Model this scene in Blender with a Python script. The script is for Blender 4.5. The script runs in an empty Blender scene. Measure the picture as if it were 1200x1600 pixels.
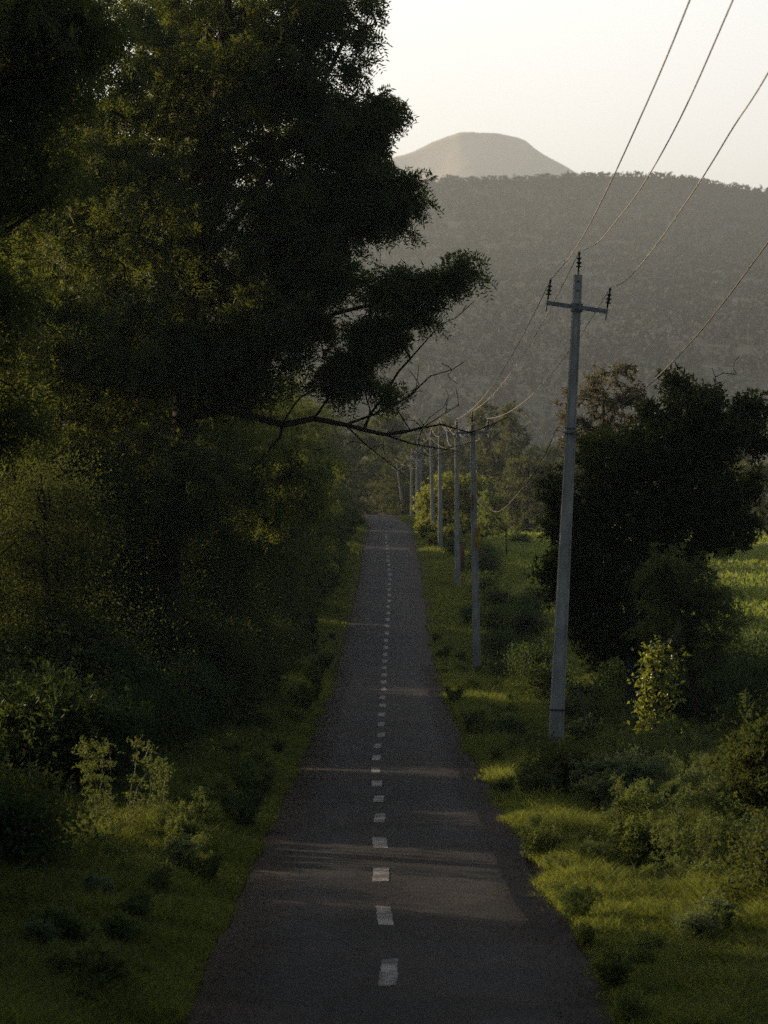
import bpy, math, random
import numpy as np
from mathutils import Vector, Matrix, Euler
random.seed(7)
RNG = np.random.default_rng(11)
C = bpy.context.scene
COL = C.collection
R = math.radians

# ------------------------------------------------------------------ camera
CAMZ = 4.05
F = 85 / 36 * 1600          # focal length in photo pixels
HY = 740                    # the horizon's row
cam_d = bpy.data.cameras.new("camera")
cam = bpy.data.objects.new("camera", cam_d)
COL.objects.link(cam)
C.camera = cam
cam.location = (0, 0, CAMZ)
cam.rotation_euler = (R(90) - math.atan(60 / F), 0, 0)
cam_d.lens = 85
cam_d.sensor_fit = 'VERTICAL'
cam_d.sensor_height = 36
cam_d.sensor_width = 27
cam_d.clip_start = 0.1
cam_d.clip_end = 20000
cam_d.dof.use_dof = True
cam_d.dof.focus_distance = 44
cam_d.dof.aperture_fstop = 3.2
C.render.resolution_x = 768
C.render.resolution_y = 1024

# ------------------------------------------------------------------ light
SUN_EL = 11.5
SUN_AZ = 30.0     # degrees ahead of due left
to_sun = Vector((-math.cos(R(SUN_AZ)) * math.cos(R(SUN_EL)),
                 math.sin(R(SUN_AZ)) * math.cos(R(SUN_EL)), math.sin(R(SUN_EL))))
w = bpy.data.worlds.new("World")
C.world = w
w.use_nodes = True
wn, wl = w.node_tree.nodes, w.node_tree.links
bg = wn['Background']
sky = wn.new('ShaderNodeTexSky')
sky.sky_type = 'NISHITA'
sky.sun_disc = False
sky.sun_elevation = R(SUN_EL)
sky.sun_rotation = math.atan2(to_sun.x, to_sun.y)
sky.altitude = 300
sky.air_density = 1.0
sky.dust_density = 7.0
sky.ozone_density = 1.0
# a bright veil of thin cloud low in the sky ahead, as in the photo
wtc = wn.new('ShaderNodeTexCoord')
def wmath(op, a, b=None, clamp=False):
    q = wn.new('ShaderNodeMath'); q.operation = op; q.use_clamp = clamp
    for i_, v_ in enumerate((a, b)):
        if v_ is None: continue
        if isinstance(v_, (int, float)): q.inputs[i_].default_value = v_
        else: wl.new(v_, q.inputs[i_])
    return q.outputs[0]
wdot = wn.new('ShaderNodeVectorMath'); wdot.operation = 'DOT_PRODUCT'
wl.new(wtc.outputs['Generated'], wdot.inputs[0]); wdot.inputs[1].default_value = Vector((-.12, 1, .08)).normalized()
wmr = wn.new('ShaderNodeMapRange'); wmr.interpolation_type = 'SMOOTHSTEP'
wl.new(wdot.outputs['Value'], wmr.inputs[0]); wmr.inputs[1].default_value = .72; wmr.inputs[2].default_value = 1.0
wno = wn.new('ShaderNodeTexNoise'); wno.inputs['Scale'].default_value = 2.2; wno.inputs['Detail'].default_value = 4
wl.new(wtc.outputs['Generated'], wno.inputs[0])
wk = wmath('MULTIPLY', wmr.outputs[0], wmath('MULTIPLY_ADD', wno.outputs[0], .3))
wk.node.inputs[1].links[0].from_node.inputs[2].default_value = .85
wmx = wn.new('ShaderNodeMix'); wmx.data_type = 'RGBA'; wmx.blend_type = 'ADD'
wl.new(wk, wmx.inputs[0]); wl.new(sky.outputs[0], wmx.inputs[6]); wmx.inputs[7].default_value = (11.2, 10.9, 10.9, 1)
wmx.clamp_factor = False
wl.new(wmx.outputs[2], bg.inputs[0])
bg.inputs[1].default_value = 0.07
sd = bpy.data.lights.new("sun", 'SUN')
sun = bpy.data.objects.new("sun", sd)
COL.objects.link(sun)
sd.energy = 5.0
sd.angle = R(0.5)
sd.color = (1.0, 0.76, 0.48)
sun.rotation_euler = to_sun.to_track_quat('Z', 'Y').to_euler()
C.view_settings.view_transform = 'Standard'
C.view_settings.look = 'None'
C.view_settings.exposure = 0.8
C.view_settings.gamma = 1
C.cycles.max_bounces = 6
C.cycles.diffuse_bounces = 3
C.cycles.glossy_bounces = 2
C.cycles.transmission_bounces = 4
C.cycles.volume_bounces = 0
C.cycles.transparent_max_bounces = 8
C.cycles.use_denoising = False
C.cycles.sample_clamp_direct = 2.0
C.cycles.sample_clamp_indirect = 1.0

# ------------------------------------------------------------------ helpers
def at(px, py, Y):
    """a point of the photo at the distance Y ahead"""
    return np.array([(px - 600) * Y / F, Y, CAMZ + (HY - py) * Y / F])

def tag(o, label=None, cat=None, group=None, kind=None):
    if label: o['label'] = label
    if cat: o['category'] = cat
    if group: o['group'] = group
    if kind: o['kind'] = kind
    return o

def empty(name, loc, label, cat, group=None, rot=(0, 0, 0)):
    o = bpy.data.objects.new(name, None)
    COL.objects.link(o)
    o.location = loc
    o.rotation_euler = rot
    o.empty_display_size = 0.2
    return tag(o, label, cat, group)

def link(name, me, mat, parent=None):
    o = bpy.data.objects.new(name, me)
    COL.objects.link(o)
    if mat is not None and not me.materials: me.materials.append(mat)
    if parent is not None: o.parent = parent
    return o

def np_mesh(name, V, Fc, tint=None, smooth=False):
    """V (n,3), Fc (m,k) with k = 3 or 4"""
    me = bpy.data.meshes.new(name)
    V = np.ascontiguousarray(V, dtype=np.float32); Fc = np.ascontiguousarray(Fc, dtype=np.int32)
    m, k = Fc.shape
    me.vertices.add(len(V)); me.vertices.foreach_set('co', V.ravel())
    me.loops.add(m * k); me.loops.foreach_set('vertex_index', Fc.ravel())
    me.polygons.add(m)
    me.polygons.foreach_set('loop_start', np.arange(0, m * k, k, dtype=np.int32))
    me.polygons.foreach_set('loop_total', np.full(m, k, dtype=np.int32))
    me.polygons.foreach_set('use_smooth', np.full(m, bool(smooth)))
    if tint is not None:
        a = me.attributes.new('tint', 'FLOAT', 'POINT')
        a.data.foreach_set('value', np.ascontiguousarray(tint, dtype=np.float32))
    me.update(calc_edges=True)
    return me

class MB:
    def __init__(s): s.V = []; s.F = []; s.n = 0
    def add(s, V, Fs):
        s.V.extend(map(tuple, V)); s.F.extend([tuple(i + s.n for i in f) for f in Fs]); s.n += len(V)
    def box(s, c, d, M=None, taper=1.0):
        x, y, z = d[0] / 2, d[1] / 2, d[2] / 2
        V = []
        for k, t in ((-1, 1), (1, taper)):
            for a, b in ((-1, -1), (1, -1), (1, 1), (-1, 1)):
                v = Vector((a * x * t, b * y * t, k * z))
                if M is not None: v = M @ v
                V.append(v + Vector(c))
        s.add(V, [(3, 2, 1, 0), (4, 5, 6, 7), (0, 1, 5, 4), (1, 2, 6, 5), (2, 3, 7, 6), (3, 0, 4, 7)])
    def tube(s, pts, rad, n=6, cap=True):
        pts = [Vector(p) for p in pts]
        if not hasattr(rad, '__len__'): rad = [rad] * len(pts)
        V = []; up = Vector((0, 0, 1))
        for i, p in enumerate(pts):
            t = (pts[min(i + 1, len(pts) - 1)] - pts[max(i - 1, 0)]).normalized()
            a = t.cross(up)
            if a.length < 1e-3: a = t.cross(Vector((0, 1, 0)))
            a.normalize(); b = a.cross(t)
            for k in range(n):
                w_ = 2 * math.pi * k / n
                V.append(p + (a * math.cos(w_) + b * math.sin(w_)) * rad[i])
        Fs = []
        for i in range(len(pts) - 1):
            for k in range(n):
                k2 = (k + 1) % n
                Fs.append((i * n + k, i * n + k2, (i + 1) * n + k2, (i + 1) * n + k))
        if cap:
            Fs.append(tuple(range(n))[::-1]); Fs.append(tuple((len(pts) - 1) * n + k for k in range(n)))
        s.add(V, Fs)
    def lathe(s, c, prof, n=12, M=None):
        V = []
        for z, r in prof:
            for k in range(n):
                w_ = 2 * math.pi * k / n
                v = Vector((r * math.cos(w_), r * math.sin(w_), z))
                if M is not None: v = M @ v
                V.append(v + Vector(c))
        Fs = []
        for i in range(len(prof) - 1):
            for k in range(n):
                k2 = (k + 1) % n
                Fs.append((i * n + k, i * n + k2, (i + 1) * n + k2, (i + 1) * n + k))
        Fs.append(tuple(range(n))[::-1]); Fs.append(tuple((len(prof) - 1) * n + k for k in range(n)))
        s.add(V, Fs)
    def mesh(s, name, smooth=False):
        me = bpy.data.meshes.new(name)
        me.from_pydata(s.V, [], s.F); me.update()
        if smooth: me.polygons.foreach_set('use_smooth', [True] * len(me.polygons))
        return me
    def build(s, name, mat, parent=None, smooth=False):
        return link(name, s.mesh(name, smooth), mat, parent)

def vnoise(x, y, s=1.0, seed=0):
    """smooth value noise on numpy arrays, 0..1"""
    x = np.asarray(x, float) / s + seed * 17.3; y = np.asarray(y, float) / s + seed * 9.1
    xi = np.floor(x); yi = np.floor(y); fx = x - xi; fy = y - yi
    fx = fx * fx * (3 - 2 * fx); fy = fy * fy * (3 - 2 * fy)
    def h(a, b):
        v = np.sin(a * 127.1 + b * 311.7 + seed * 5.3) * 43758.5453
        return v - np.floor(v)
    return (h(xi, yi) * (1 - fx) + h(xi + 1, yi) * fx) * (1 - fy) + (h(xi, yi + 1) * (1 - fx) + h(xi + 1, yi + 1) * fx) * fy

def fbm(x, y, s, seed=0, o=4):
    t = 0; a = .5
    for i in range(o):
        t = t + a * vnoise(x, y, s / 2 ** i, seed + i); a *= .5
    return t / (1 - .5 ** o)

# ------------------------------------------------------------------ materials
def new_mat(name):
    m = bpy.data.materials.new(name); m.use_nodes = True
    nt = m.node_tree
    return m, nt.nodes, nt.links, nt.nodes['Principled BSDF']

def leaf_mat(name, dark, light, trans=(0.16, 0.2, 0.02), tf=0.4, rough=0.5, spec=0.3):
    m, n, l, p = new_mat(name)
    at_ = n.new('ShaderNodeAttribute'); at_.attribute_name = 'tint'
    mx = n.new('ShaderNodeMix'); mx.data_type = 'RGBA'
    l.new(at_.outputs['Fac'], mx.inputs[0])
    mx.inputs[6].default_value = (*dark, 1); mx.inputs[7].default_value = (*light, 1)
    oi = n.new('ShaderNodeObjectInfo')
    hs = n.new('ShaderNodeHueSaturation')
    mr = n.new('ShaderNodeMapRange'); mr.inputs[3].default_value = 0.75; mr.inputs[4].default_value = 1.25
    l.new(oi.outputs['Random'], mr.inputs[0]); l.new(mr.outputs[0], hs.inputs['Value'])
    l.new(mx.outputs[2], hs.inputs['Color'])
    l.new(hs.outputs[0], p.inputs['Base Color'])
    p.inputs['Roughness'].default_value = rough
    p.inputs['Specular IOR Level'].default_value = spec
    tr = n.new('ShaderNodeBsdfTranslucent')
    hs2 = n.new('ShaderNodeMix'); hs2.data_type = 'RGBA'
    l.new(at_.outputs['Fac'], hs2.inputs[0])
    hs2.inputs[6].default_value = (trans[0] * .6, trans[1] * .7, trans[2] * .7, 1)
    hs2.inputs[7].default_value = (*trans, 1)
    l.new(hs2.outputs[2], tr.inputs[0])
    ms = n.new('ShaderNodeMixShader'); ms.inputs[0].default_value = tf
    l.new(p.outputs[0], ms.inputs[1]); l.new(tr.outputs[0], ms.inputs[2])
    l.new(ms.outputs[0], n['Material Output'].inputs[0])
    return m

def noise_mat(name, c1, c2, scale=5, rough=.85, bump=0.0, detail=6, spec=.3, bscale=None, stretch=None):
    m, n, l, p = new_mat(name)
    tc = n.new('ShaderNodeTexCoord'); no = n.new('ShaderNodeTexNoise')
    no.inputs['Scale'].default_value = scale; no.inputs['Detail'].default_value = detail
    src = tc.outputs['Object']
    if stretch:
        mp = n.new('ShaderNodeMapping'); mp.inputs['Scale'].default_value = stretch
        l.new(src, mp.inputs[0]); src = mp.outputs[0]
    l.new(src, no.inputs[0])
    cr = n.new('ShaderNodeValToRGB')
    cr.color_ramp.elements[0].position = .35; cr.color_ramp.elements[1].position = .68
    cr.color_ramp.elements[0].color = (*c1, 1); cr.color_ramp.elements[1].color = (*c2, 1)
    l.new(no.outputs[0], cr.inputs[0]); l.new(cr.outputs[0], p.inputs['Base Color'])
    p.inputs['Roughness'].default_value = rough; p.inputs['Specular IOR Level'].default_value = spec
    if bump:
        n2 = n.new('ShaderNodeTexNoise'); n2.inputs['Scale'].default_value = bscale or scale * 6
        l.new(src, n2.inputs[0])
        b = n.new('ShaderNodeBump'); b.inputs['Strength'].default_value = bump; b.inputs['Distance'].default_value = .02
        l.new(n2.outputs[0], b.inputs['Height']); l.new(b.outputs[0], p.inputs['Normal'])
    return m

M_feather = leaf_mat('feathery_leaf', (0.03, 0.06, 0.034), (0.085, 0.12, 0.055), (0.2, 0.225, 0.03), .42, .6, .2)
M_feather_pale = leaf_mat('pale_leaf', (0.03, 0.05, 0.03), (0.065, 0.09, 0.045), (0.16, 0.17, 0.035), .4)
M_broad = leaf_mat('broad_leaf', (0.025, 0.055, 0.03), (0.06, 0.10, 0.045), (0.13, 0.18, 0.025), .36, .6, .2)
M_dark = leaf_mat('dark_leaf', (0.025, 0.05, 0.024), (0.07, 0.10, 0.042), (0.15, 0.17, 0.025), .33, .7, .1)
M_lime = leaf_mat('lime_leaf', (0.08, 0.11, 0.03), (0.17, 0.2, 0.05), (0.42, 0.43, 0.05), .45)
M_flush = leaf_mat('pinkish_leaf', (0.05, 0.08, 0.045), (0.2, 0.14, 0.10), (0.2, 0.17, 0.08), .33)
M_herb = leaf_mat('herb_leaf', (0.05, 0.085, 0.035), (0.12, 0.16, 0.055), (0.27, 0.32, 0.05), .4)
M_fuzz = leaf_mat('grey_green_leaf', (0.08, 0.12, 0.07), (0.14, 0.18, 0.10), (0.24, 0.3, 0.09), .4)
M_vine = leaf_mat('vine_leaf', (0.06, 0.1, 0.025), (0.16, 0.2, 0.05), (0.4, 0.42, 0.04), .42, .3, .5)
M_grass = leaf_mat('grass_blade', (0.032, 0.055, 0.02), (0.12, 0.145, 0.05), (0.33, 0.36, 0.05), .48, .6, .15)
M_straw = leaf_mat('dry_stem', (0.16, 0.14, 0.06), (0.28, 0.24, 0.12), (0.4, 0.34, 0.12), .4)
M_crop = leaf_mat('crop_leaf', (0.06, 0.1, 0.025), (0.16, 0.22, 0.045), (0.36, 0.42, 0.05), .4)
M_wood = leaf_mat('far_wood', (0.018, 0.028, 0.021), (0.03, 0.04, 0.03), (0.02, 0.03, 0.02), .03, .8, .1)
M_stem = leaf_mat('green_stem', (0.05, 0.065, 0.03), (0.1, 0.12, 0.05), (0.1, 0.12, 0.04), .1)
M_bark = noise_mat('bark', (0.018, 0.014, 0.011), (0.05, 0.038, 0.028), 9, .9, .6, stretch=(1, 1, .25))
M_bark_pale = noise_mat('pale_bark', (0.06, 0.057, 0.05), (0.15, 0.14, 0.12), 7, .9, .5, stretch=(1, 1, .25))
M_concrete = noise_mat('pole_concrete', (0.28, 0.265, 0.24), (0.5, 0.48, 0.44), 6, .9, .5, bscale=60, stretch=(1, 1, .3))
M_steel = noise_mat('galvanised_steel', (0.12, 0.135, 0.14), (0.24, 0.26, 0.27), 14, .5, spec=.5)
M_porcelain = noise_mat('brown_porcelain', (0.018, 0.012, 0.010), (0.035, 0.022, 0.018), 4, .25, spec=.5)
M_wire = noise_mat('aluminium_wire', (0.2, 0.19, 0.18), (0.32, 0.31, 0.29), 3, .42, spec=.5)
M_wire.node_tree.nodes['Principled BSDF'].inputs['Metallic'].default_value = .8
M_cable = noise_mat('dull_cable', (0.04, 0.04, 0.04), (0.09, 0.085, 0.08), 3, .5, spec=.4)
M_stone = noise_mat('whitewashed_stone', (0.45, 0.44, 0.42), (0.62, 0.61, 0.58), 8, .85)
M_yellow = noise_mat('yellow_cloth', (0.55, 0.36, 0.03), (0.7, 0.48, 0.05), 8, .8)
M_redpaint = noise_mat('faded_red_paint', (0.16, 0.06, 0.04), (0.26, 0.13, 0.10), 12, .8)
M_blackpaint = noise_mat('black_paint', (0.02, 0.02, 0.02), (0.04, 0.04, 0.04), 12, .7)

# ------------------------------------------------------------------ terrain
_h = [(-40, 3.9), (0, 3.93), (10, 3.97), (19.7, 4.06), (25.8, 4.30), (31.9, 4.55), (38, 4.90), (44, 5.21), (50.2, 5.45),
      (56.3, 5.63), (62.4, 5.80), (71.6, 5.99), (80.7, 6.07), (86.8, 6.02), (92.9, 5.88), (99, 5.73), (105, 5.56),
      (111, 5.36), (120.3, 5.03), (135, 4.45), (150, 3.98), (165, 3.72), (180, 3.55), (200, 3.5), (230, 3.9), (260, 4.2), (320, 4.4), (9000, 4.4)]
HX = np.array([a for a, b in _h]); HV = np.array([b for a, b in _h])
_ys = np.arange(-60, 420, 1.0)
_k = np.ones(7) / 7
_sm = np.convolve(np.pad(np.interp(_ys, HX, HV), 3, mode='edge'), _k, 'valid')
def road_z(y): return CAMZ - np.interp(y, _ys, _sm)
_c = [(-60, .1), (19, .13), (50, .05), (75, .04), (95, .15), (110, .3), (140, .35), (155, .45), (165, .5), (180, .0), (192, -.5), (205, -1.3), (218, -3), (240, -8), (270, -14), (330, -30)]
CX = np.array([a for a, b in _c]); CV = np.array([b for a, b in _c])
_cs = np.convolve(np.pad(np.interp(_ys, CX, CV), 4, mode='edge'), np.ones(9) / 9, 'valid')
def road_x(y): return np.interp(y, _ys, _cs)
_f = [(-60, 4.6), (20, 4.7), (40, 5.4), (60, 5.75), (80, 5.95), (120, 5.75), (170, 5.4), (250, 5.0), (320, 4.7), (420, 4.0), (600, 0), (700, -8)]
FX = np.array([a for a, b in _f]); FV = np.array([b for a, b in _f])
def ground_z(x, y):
    x = np.asarray(x, float); y = np.asarray(y, float)
    rz = road_z(y); dx = x - road_x(y); ad = np.abs(dx)
    sm = lambda a, b, v: np.clip((v - a) / (b - a), 0, 1) ** 2 * (3 - 2 * np.clip((v - a) / (b - a), 0, 1))
    side = sm(1.45, 2.2, ad)
    bump = (fbm(x, y, 3.4, 3, 2) - .5) * .26 * side
    right = -(.12 + .3 * np.exp(-((y - 76) / 14) ** 2)) * sm(1.6, 3.0, dx)
    left = .12 * sm(1.7, 3.5, -dx)
    fz = CAMZ - np.interp(y, FX, FV)
    b = sm(3.6, 9, dx)
    z = (rz - .045 * (1 - side) + right + left) * (1 - b) + fz * b
    return z + bump * (1 - b * .5)

def grid_mesh(name, X, Y, Z, smooth=True):
    ny, nx = Z.shape
    V = np.stack([X, Y, Z], -1).reshape(-1, 3)
    i = np.arange(ny * nx).reshape(ny, nx)
    Fc = np.stack([i[:-1, :-1], i[:-1, 1:], i[1:, 1:], i[1:, :-1]], -1).reshape(-1, 4)
    return np_mesh(name, V, Fc, smooth=smooth)

gx = np.unique(np.concatenate([np.linspace(-8, 10, 91), -8 - np.geomspace(.3, 2500, 40), 10 + np.geomspace(.3, 2500, 40)]))
gy = np.unique(np.concatenate([np.linspace(-50, 14, 20), np.linspace(14, 130, 290), np.linspace(130, 330, 130), np.geomspace(331, 7000, 40)]))
GX, GY = np.meshgrid(gx, gy)
GZ = ground_z(GX, GY)
def ground_mat():
    m, n, l, p = new_mat('earth_and_turf')
    tc = n.new('ShaderNodeTexCoord')
    a = n.new('ShaderNodeTexNoise'); a.inputs['Scale'].default_value = .9; a.inputs['Detail'].default_value = 8
    b = n.new('ShaderNodeTexNoise'); b.inputs['Scale'].default_value = 14; b.inputs['Detail'].default_value = 6
    l.new(tc.outputs['Object'], a.inputs[0]); l.new(tc.outputs['Object'], b.inputs[0])
    c1 = n.new('ShaderNodeValToRGB'); c1.color_ramp.elements[0].position = .42; c1.color_ramp.elements[1].position = .6
    c1.color_ramp.elements[0].color = (0.035, 0.045, 0.016, 1); c1.color_ramp.elements[1].color = (0.075, 0.05, 0.03, 1)
    l.new(a.outputs[0], c1.inputs[0])
    sx = n.new('ShaderNodeSeparateXYZ'); l.new(tc.outputs['Object'], sx.inputs[0])
    ab = n.new('ShaderNodeMath'); ab.operation = 'ABSOLUTE'; l.new(sx.outputs[0], ab.inputs[0])
    eg = n.new('ShaderNodeMapRange'); eg.inputs[1].default_value = 2.3; eg.inputs[2].default_value = 1.5; l.new(ab.outputs[0], eg.inputs[0])
    me = n.new('ShaderNodeMix'); me.data_type = 'RGBA'; l.new(eg.outputs[0], me.inputs[0]); l.new(c1.outputs[0], me.inputs[6]); me.inputs[7].default_value = (0.07, 0.045, 0.032, 1)
    mx = n.new('ShaderNodeMix'); mx.data_type = 'RGBA'; mx.blend_type = 'MULTIPLY'; mx.inputs[0].default_value = .6
    l.new(me.outputs[2], mx.inputs[6]); l.new(b.outputs[0], mx.inputs[7])
    l.new(mx.outputs[2], p.inputs['Base Color']); p.inputs['Roughness'].default_value = .95
    p.inputs['Specular IOR Level'].default_value = .1
    bp = n.new('ShaderNodeBump'); bp.inputs['Strength'].default_value = .7; bp.inputs['Distance'].default_value = .05
    l.new(b.outputs[0], bp.inputs['Height']); l.new(bp.outputs[0], p.inputs['Normal'])
    return m
tag(link('ground', grid_mesh('ground', GX, GY, GZ), ground_mat()), kind='structure')

# road: strip with ragged edges, laid a few mm above the ground
ry = np.concatenate([np.arange(-45, 60, .12), np.arange(60, 275, .5)])
half = 1.52
wob = lambda y, s: (fbm(y, y * 0 + s * 7, 1.3, 5 + s) - .5) * .20 + (vnoise(y, y * 0 + s, .6, 8 + s) - .5) * .03
cols = [-1, -.985, -.6, -.2, .2, .6, .985, 1]
RX = []; RZ = []
for c in cols:
    e = half * np.interp(ry, [15, 24, 140, 200], [1.1, 1.02, 1, .86]) * c
    if abs(c) > .9: e = e + np.sign(c) * wob(ry, int(c > 0))
    RX.append(road_x(ry) + e)
    RZ.append(road_z(ry) + (.012 - .012 * c * c) + (-.06 if abs(c) == 1 else 0))
RX = np.array(RX).T; RZ = np.array(RZ).T; RY = np.repeat(ry[:, None], len(cols), 1)
def asphalt_mat():
    m, n, l, p = new_mat('worn_asphalt')
    tc = n.new('ShaderNodeTexCoord')
    fine = n.new('ShaderNodeTexNoise'); fine.inputs['Scale'].default_value = 60; fine.inputs['Detail'].default_value = 5
    med = n.new('ShaderNodeTexNoise'); med.inputs['Scale'].default_value = 1.3; med.inputs['Detail'].default_value = 7
    vor = n.new('ShaderNodeTexVoronoi'); vor.inputs['Scale'].default_value = 45
    mp = n.new('ShaderNodeMapping'); mp.inputs['Scale'].default_value = (2.2, .35, 1)
    l.new(tc.outputs['Object'], mp.inputs[0]); l.new(mp.outputs[0], med.inputs[0])
    l.new(tc.outputs['Object'], fine.inputs[0]); l.new(tc.outputs['Object'], vor.inputs[0])
    r1 = n.new('ShaderNodeValToRGB'); r1.color_ramp.elements[0].position = .3; r1.color_ramp.elements[1].position = .72
    r1.color_ramp.elements[0].color = (0.008, 0.0096, 0.0122, 1); r1.color_ramp.elements[1].color = (0.025, 0.0295, 0.037, 1)
    l.new(fine.outputs[0], r1.inputs[0])
    # dust and red earth washed over the edges
    sx = n.new('ShaderNodeSeparateXYZ'); l.new(tc.outputs['Object'], sx.inputs[0])
    ab = n.new('ShaderNodeMath'); ab.operation = 'ABSOLUTE'
    sb = n.new('ShaderNodeMath'); sb.operation = 'SUBTRACT'; sb.inputs[1].default_value = .12
    l.new(sx.outputs[0], sb.inputs[0]); l.new(sb.outputs[0], ab.inputs[0])
    e = n.new('ShaderNodeMapRange'); e.inputs[1].default_value = .95; e.inputs[2].default_value = 1.65
    l.new(ab.outputs[0], e.inputs[0])
    med2 = n.new('ShaderNodeTexNoise'); med2.inputs['Scale'].default_value = .9; med2.inputs['Detail'].default_value = 8
    l.new(tc.outputs['Object'], med2.inputs[0])
    mm = n.new('ShaderNodeMath'); mm.operation = 'MULTIPLY_ADD'; mm.inputs[1].default_value = 2.6; mm.inputs[2].default_value = -1.2
    l.new(med2.outputs[0], mm.inputs[0])
    ad = n.new('ShaderNodeMath'); ad.operation = 'ADD'; l.new(e.outputs[0], ad.inputs[0]); l.new(mm.outputs[0], ad.inputs[1])
    cl = n.new('ShaderNodeMath'); cl.operation = 'MULTIPLY'; cl.use_clamp = True; l.new(ad.outputs[0], cl.inputs[0]); cl.inputs[1].default_value = .6
    mx = n.new('ShaderNodeMix'); mx.data_type = 'RGBA'
    l.new(cl.outputs[0], mx.inputs[0]); l.new(r1.outputs[0], mx.inputs[6]); mx.inputs[7].default_value = (0.066, 0.042, 0.033, 1)
    m2 = n.new('ShaderNodeMix'); m2.data_type = 'RGBA'; m2.blend_type = 'OVERLAY'; m2.inputs[0].default_value = .55
    l.new(mx.outputs[2], m2.inputs[6]); l.new(med.outputs[0], m2.inputs[7])
    # cracks, and a few darker bitumen patches
    wn_ = n.new('ShaderNodeTexNoise'); wn_.inputs['Scale'].default_value = 2.2; l.new(tc.outputs['Object'], wn_.inputs[0])
    va = n.new('ShaderNodeVectorMath'); va.operation = 'ADD'; l.new(tc.outputs['Object'], va.inputs[0]); l.new(wn_.outputs[1], va.inputs[1])
    cv = n.new('ShaderNodeTexVoronoi'); cv.feature = 'DISTANCE_TO_EDGE'; cv.inputs['Scale'].default_value = .55; l.new(va.outputs[0], cv.inputs[0])
    cm = n.new('ShaderNodeMapRange'); cm.inputs[1].default_value = .0; cm.inputs[2].default_value = .04; cm.inputs[3].default_value = .35; cm.inputs[4].default_value = 1.0
    l.new(cv.outputs[0], cm.inputs[0])
    pn = n.new('ShaderNodeTexNoise'); pn.inputs['Scale'].default_value = .35; pn.inputs['Detail'].default_value = 2; l.new(tc.outputs['Object'], pn.inputs[0])
    pm = n.new('ShaderNodeMapRange'); pm.inputs[1].default_value = .54; pm.inputs[2].default_value = .57; pm.inputs[3].default_value = 1.0; pm.inputs[4].default_value = .6
    l.new(pn.outputs[0], pm.inputs[0])
    wt = n.new('ShaderNodeMath'); wt.operation = 'PINGPONG'; l.new(ab.outputs[0], wt.inputs[0]); wt.inputs[1].default_value = .75
    wm = n.new('ShaderNodeMapRange'); wm.inputs[1].default_value = .4; wm.inputs[2].default_value = .75; wm.inputs[3].default_value = .9; wm.inputs[4].default_value = 1.25; l.new(wt.outputs[0], wm.inputs[0])
    q1_ = n.new('ShaderNodeMath'); q1_.operation = 'MULTIPLY'; l.new(cm.outputs[0], q1_.inputs[0]); l.new(pm.outputs[0], q1_.inputs[1])
    q2_ = n.new('ShaderNodeMath'); q2_.operation = 'MULTIPLY'; l.new(q1_.outputs[0], q2_.inputs[0]); l.new(wm.outputs[0], q2_.inputs[1])
    vs = n.new('ShaderNodeVectorMath'); vs.operation = 'SCALE'; l.new(m2.outputs[2], vs.inputs[0]); l.new(q2_.outputs[0], vs.inputs['Scale'])
    l.new(vs.outputs[0], p.inputs['Base Color'])
    p.inputs['Roughness'].default_value = .85; p.inputs['Specular IOR Level'].default_value = .22
    bp = n.new('ShaderNodeBump'); bp.inputs['Strength'].default_value = .8; bp.inputs['Distance'].default_value = .012
    l.new(vor.outputs['Distance'], bp.inputs['Height']); l.new(bp.outputs[0], p.inputs['Normal'])
    return m
M_asphalt = asphalt_mat()
road = tag(link('road', grid_mesh('road', RX, RY, RZ), M_asphalt), kind='structure')

# centre dashes
def paint_mat():
    m, n, l, p = new_mat('worn_road_paint')
    tc = n.new('ShaderNodeTexCoord')
    a = n.new('ShaderNodeTexNoise'); a.inputs['Scale'].default_value = 22; a.inputs['Detail'].default_value = 8
    b = n.new('ShaderNodeTexNoise'); b.inputs['Scale'].default_value = 2.5; b.inputs['Detail'].default_value = 3
    l.new(tc.outputs['Object'], a.inputs[0]); l.new(tc.outputs['Object'], b.inputs[0])
    ad = n.new('ShaderNodeMath'); ad.operation = 'ADD'; l.new(a.outputs[0], ad.inputs[0]); l.new(b.outputs[0], ad.inputs[1])
    cr = n.new('ShaderNodeValToRGB'); cr.color_ramp.elements[0].position = .45; cr.color_ramp.elements[1].position = .56
    mh = n.new('ShaderNodeMath'); mh.operation = 'MULTIPLY'; mh.inputs[1].default_value = .5
    l.new(ad.outputs[0], mh.inputs[0]); l.new(mh.outputs[0], cr.inputs[0])
    cr.color_ramp.elements[0].color = (0.045, 0.046, 0.05, 1); cr.color_ramp.elements[1].color = (0.26, 0.26, 0.255, 1)
    l.new(cr.outputs[0], p.inputs['Base Color']); p.inputs['Roughness'].default_value = .8
    return m
dm = MB()
dx_tab = [(19.7, .03), (22.7, .005), (25.8, -.027), (31.9, -.067), (41, -.13), (47, -.13), (50, -.07), (56, -.05), (62, -.03), (77, .02), (92, .11), (105, .22), (120, .28), (155, .12)]
def dash_x(y):
    return float(np.interp(y, [a for a, b in dx_tab], [b for a, b in dx_tab]))
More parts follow.
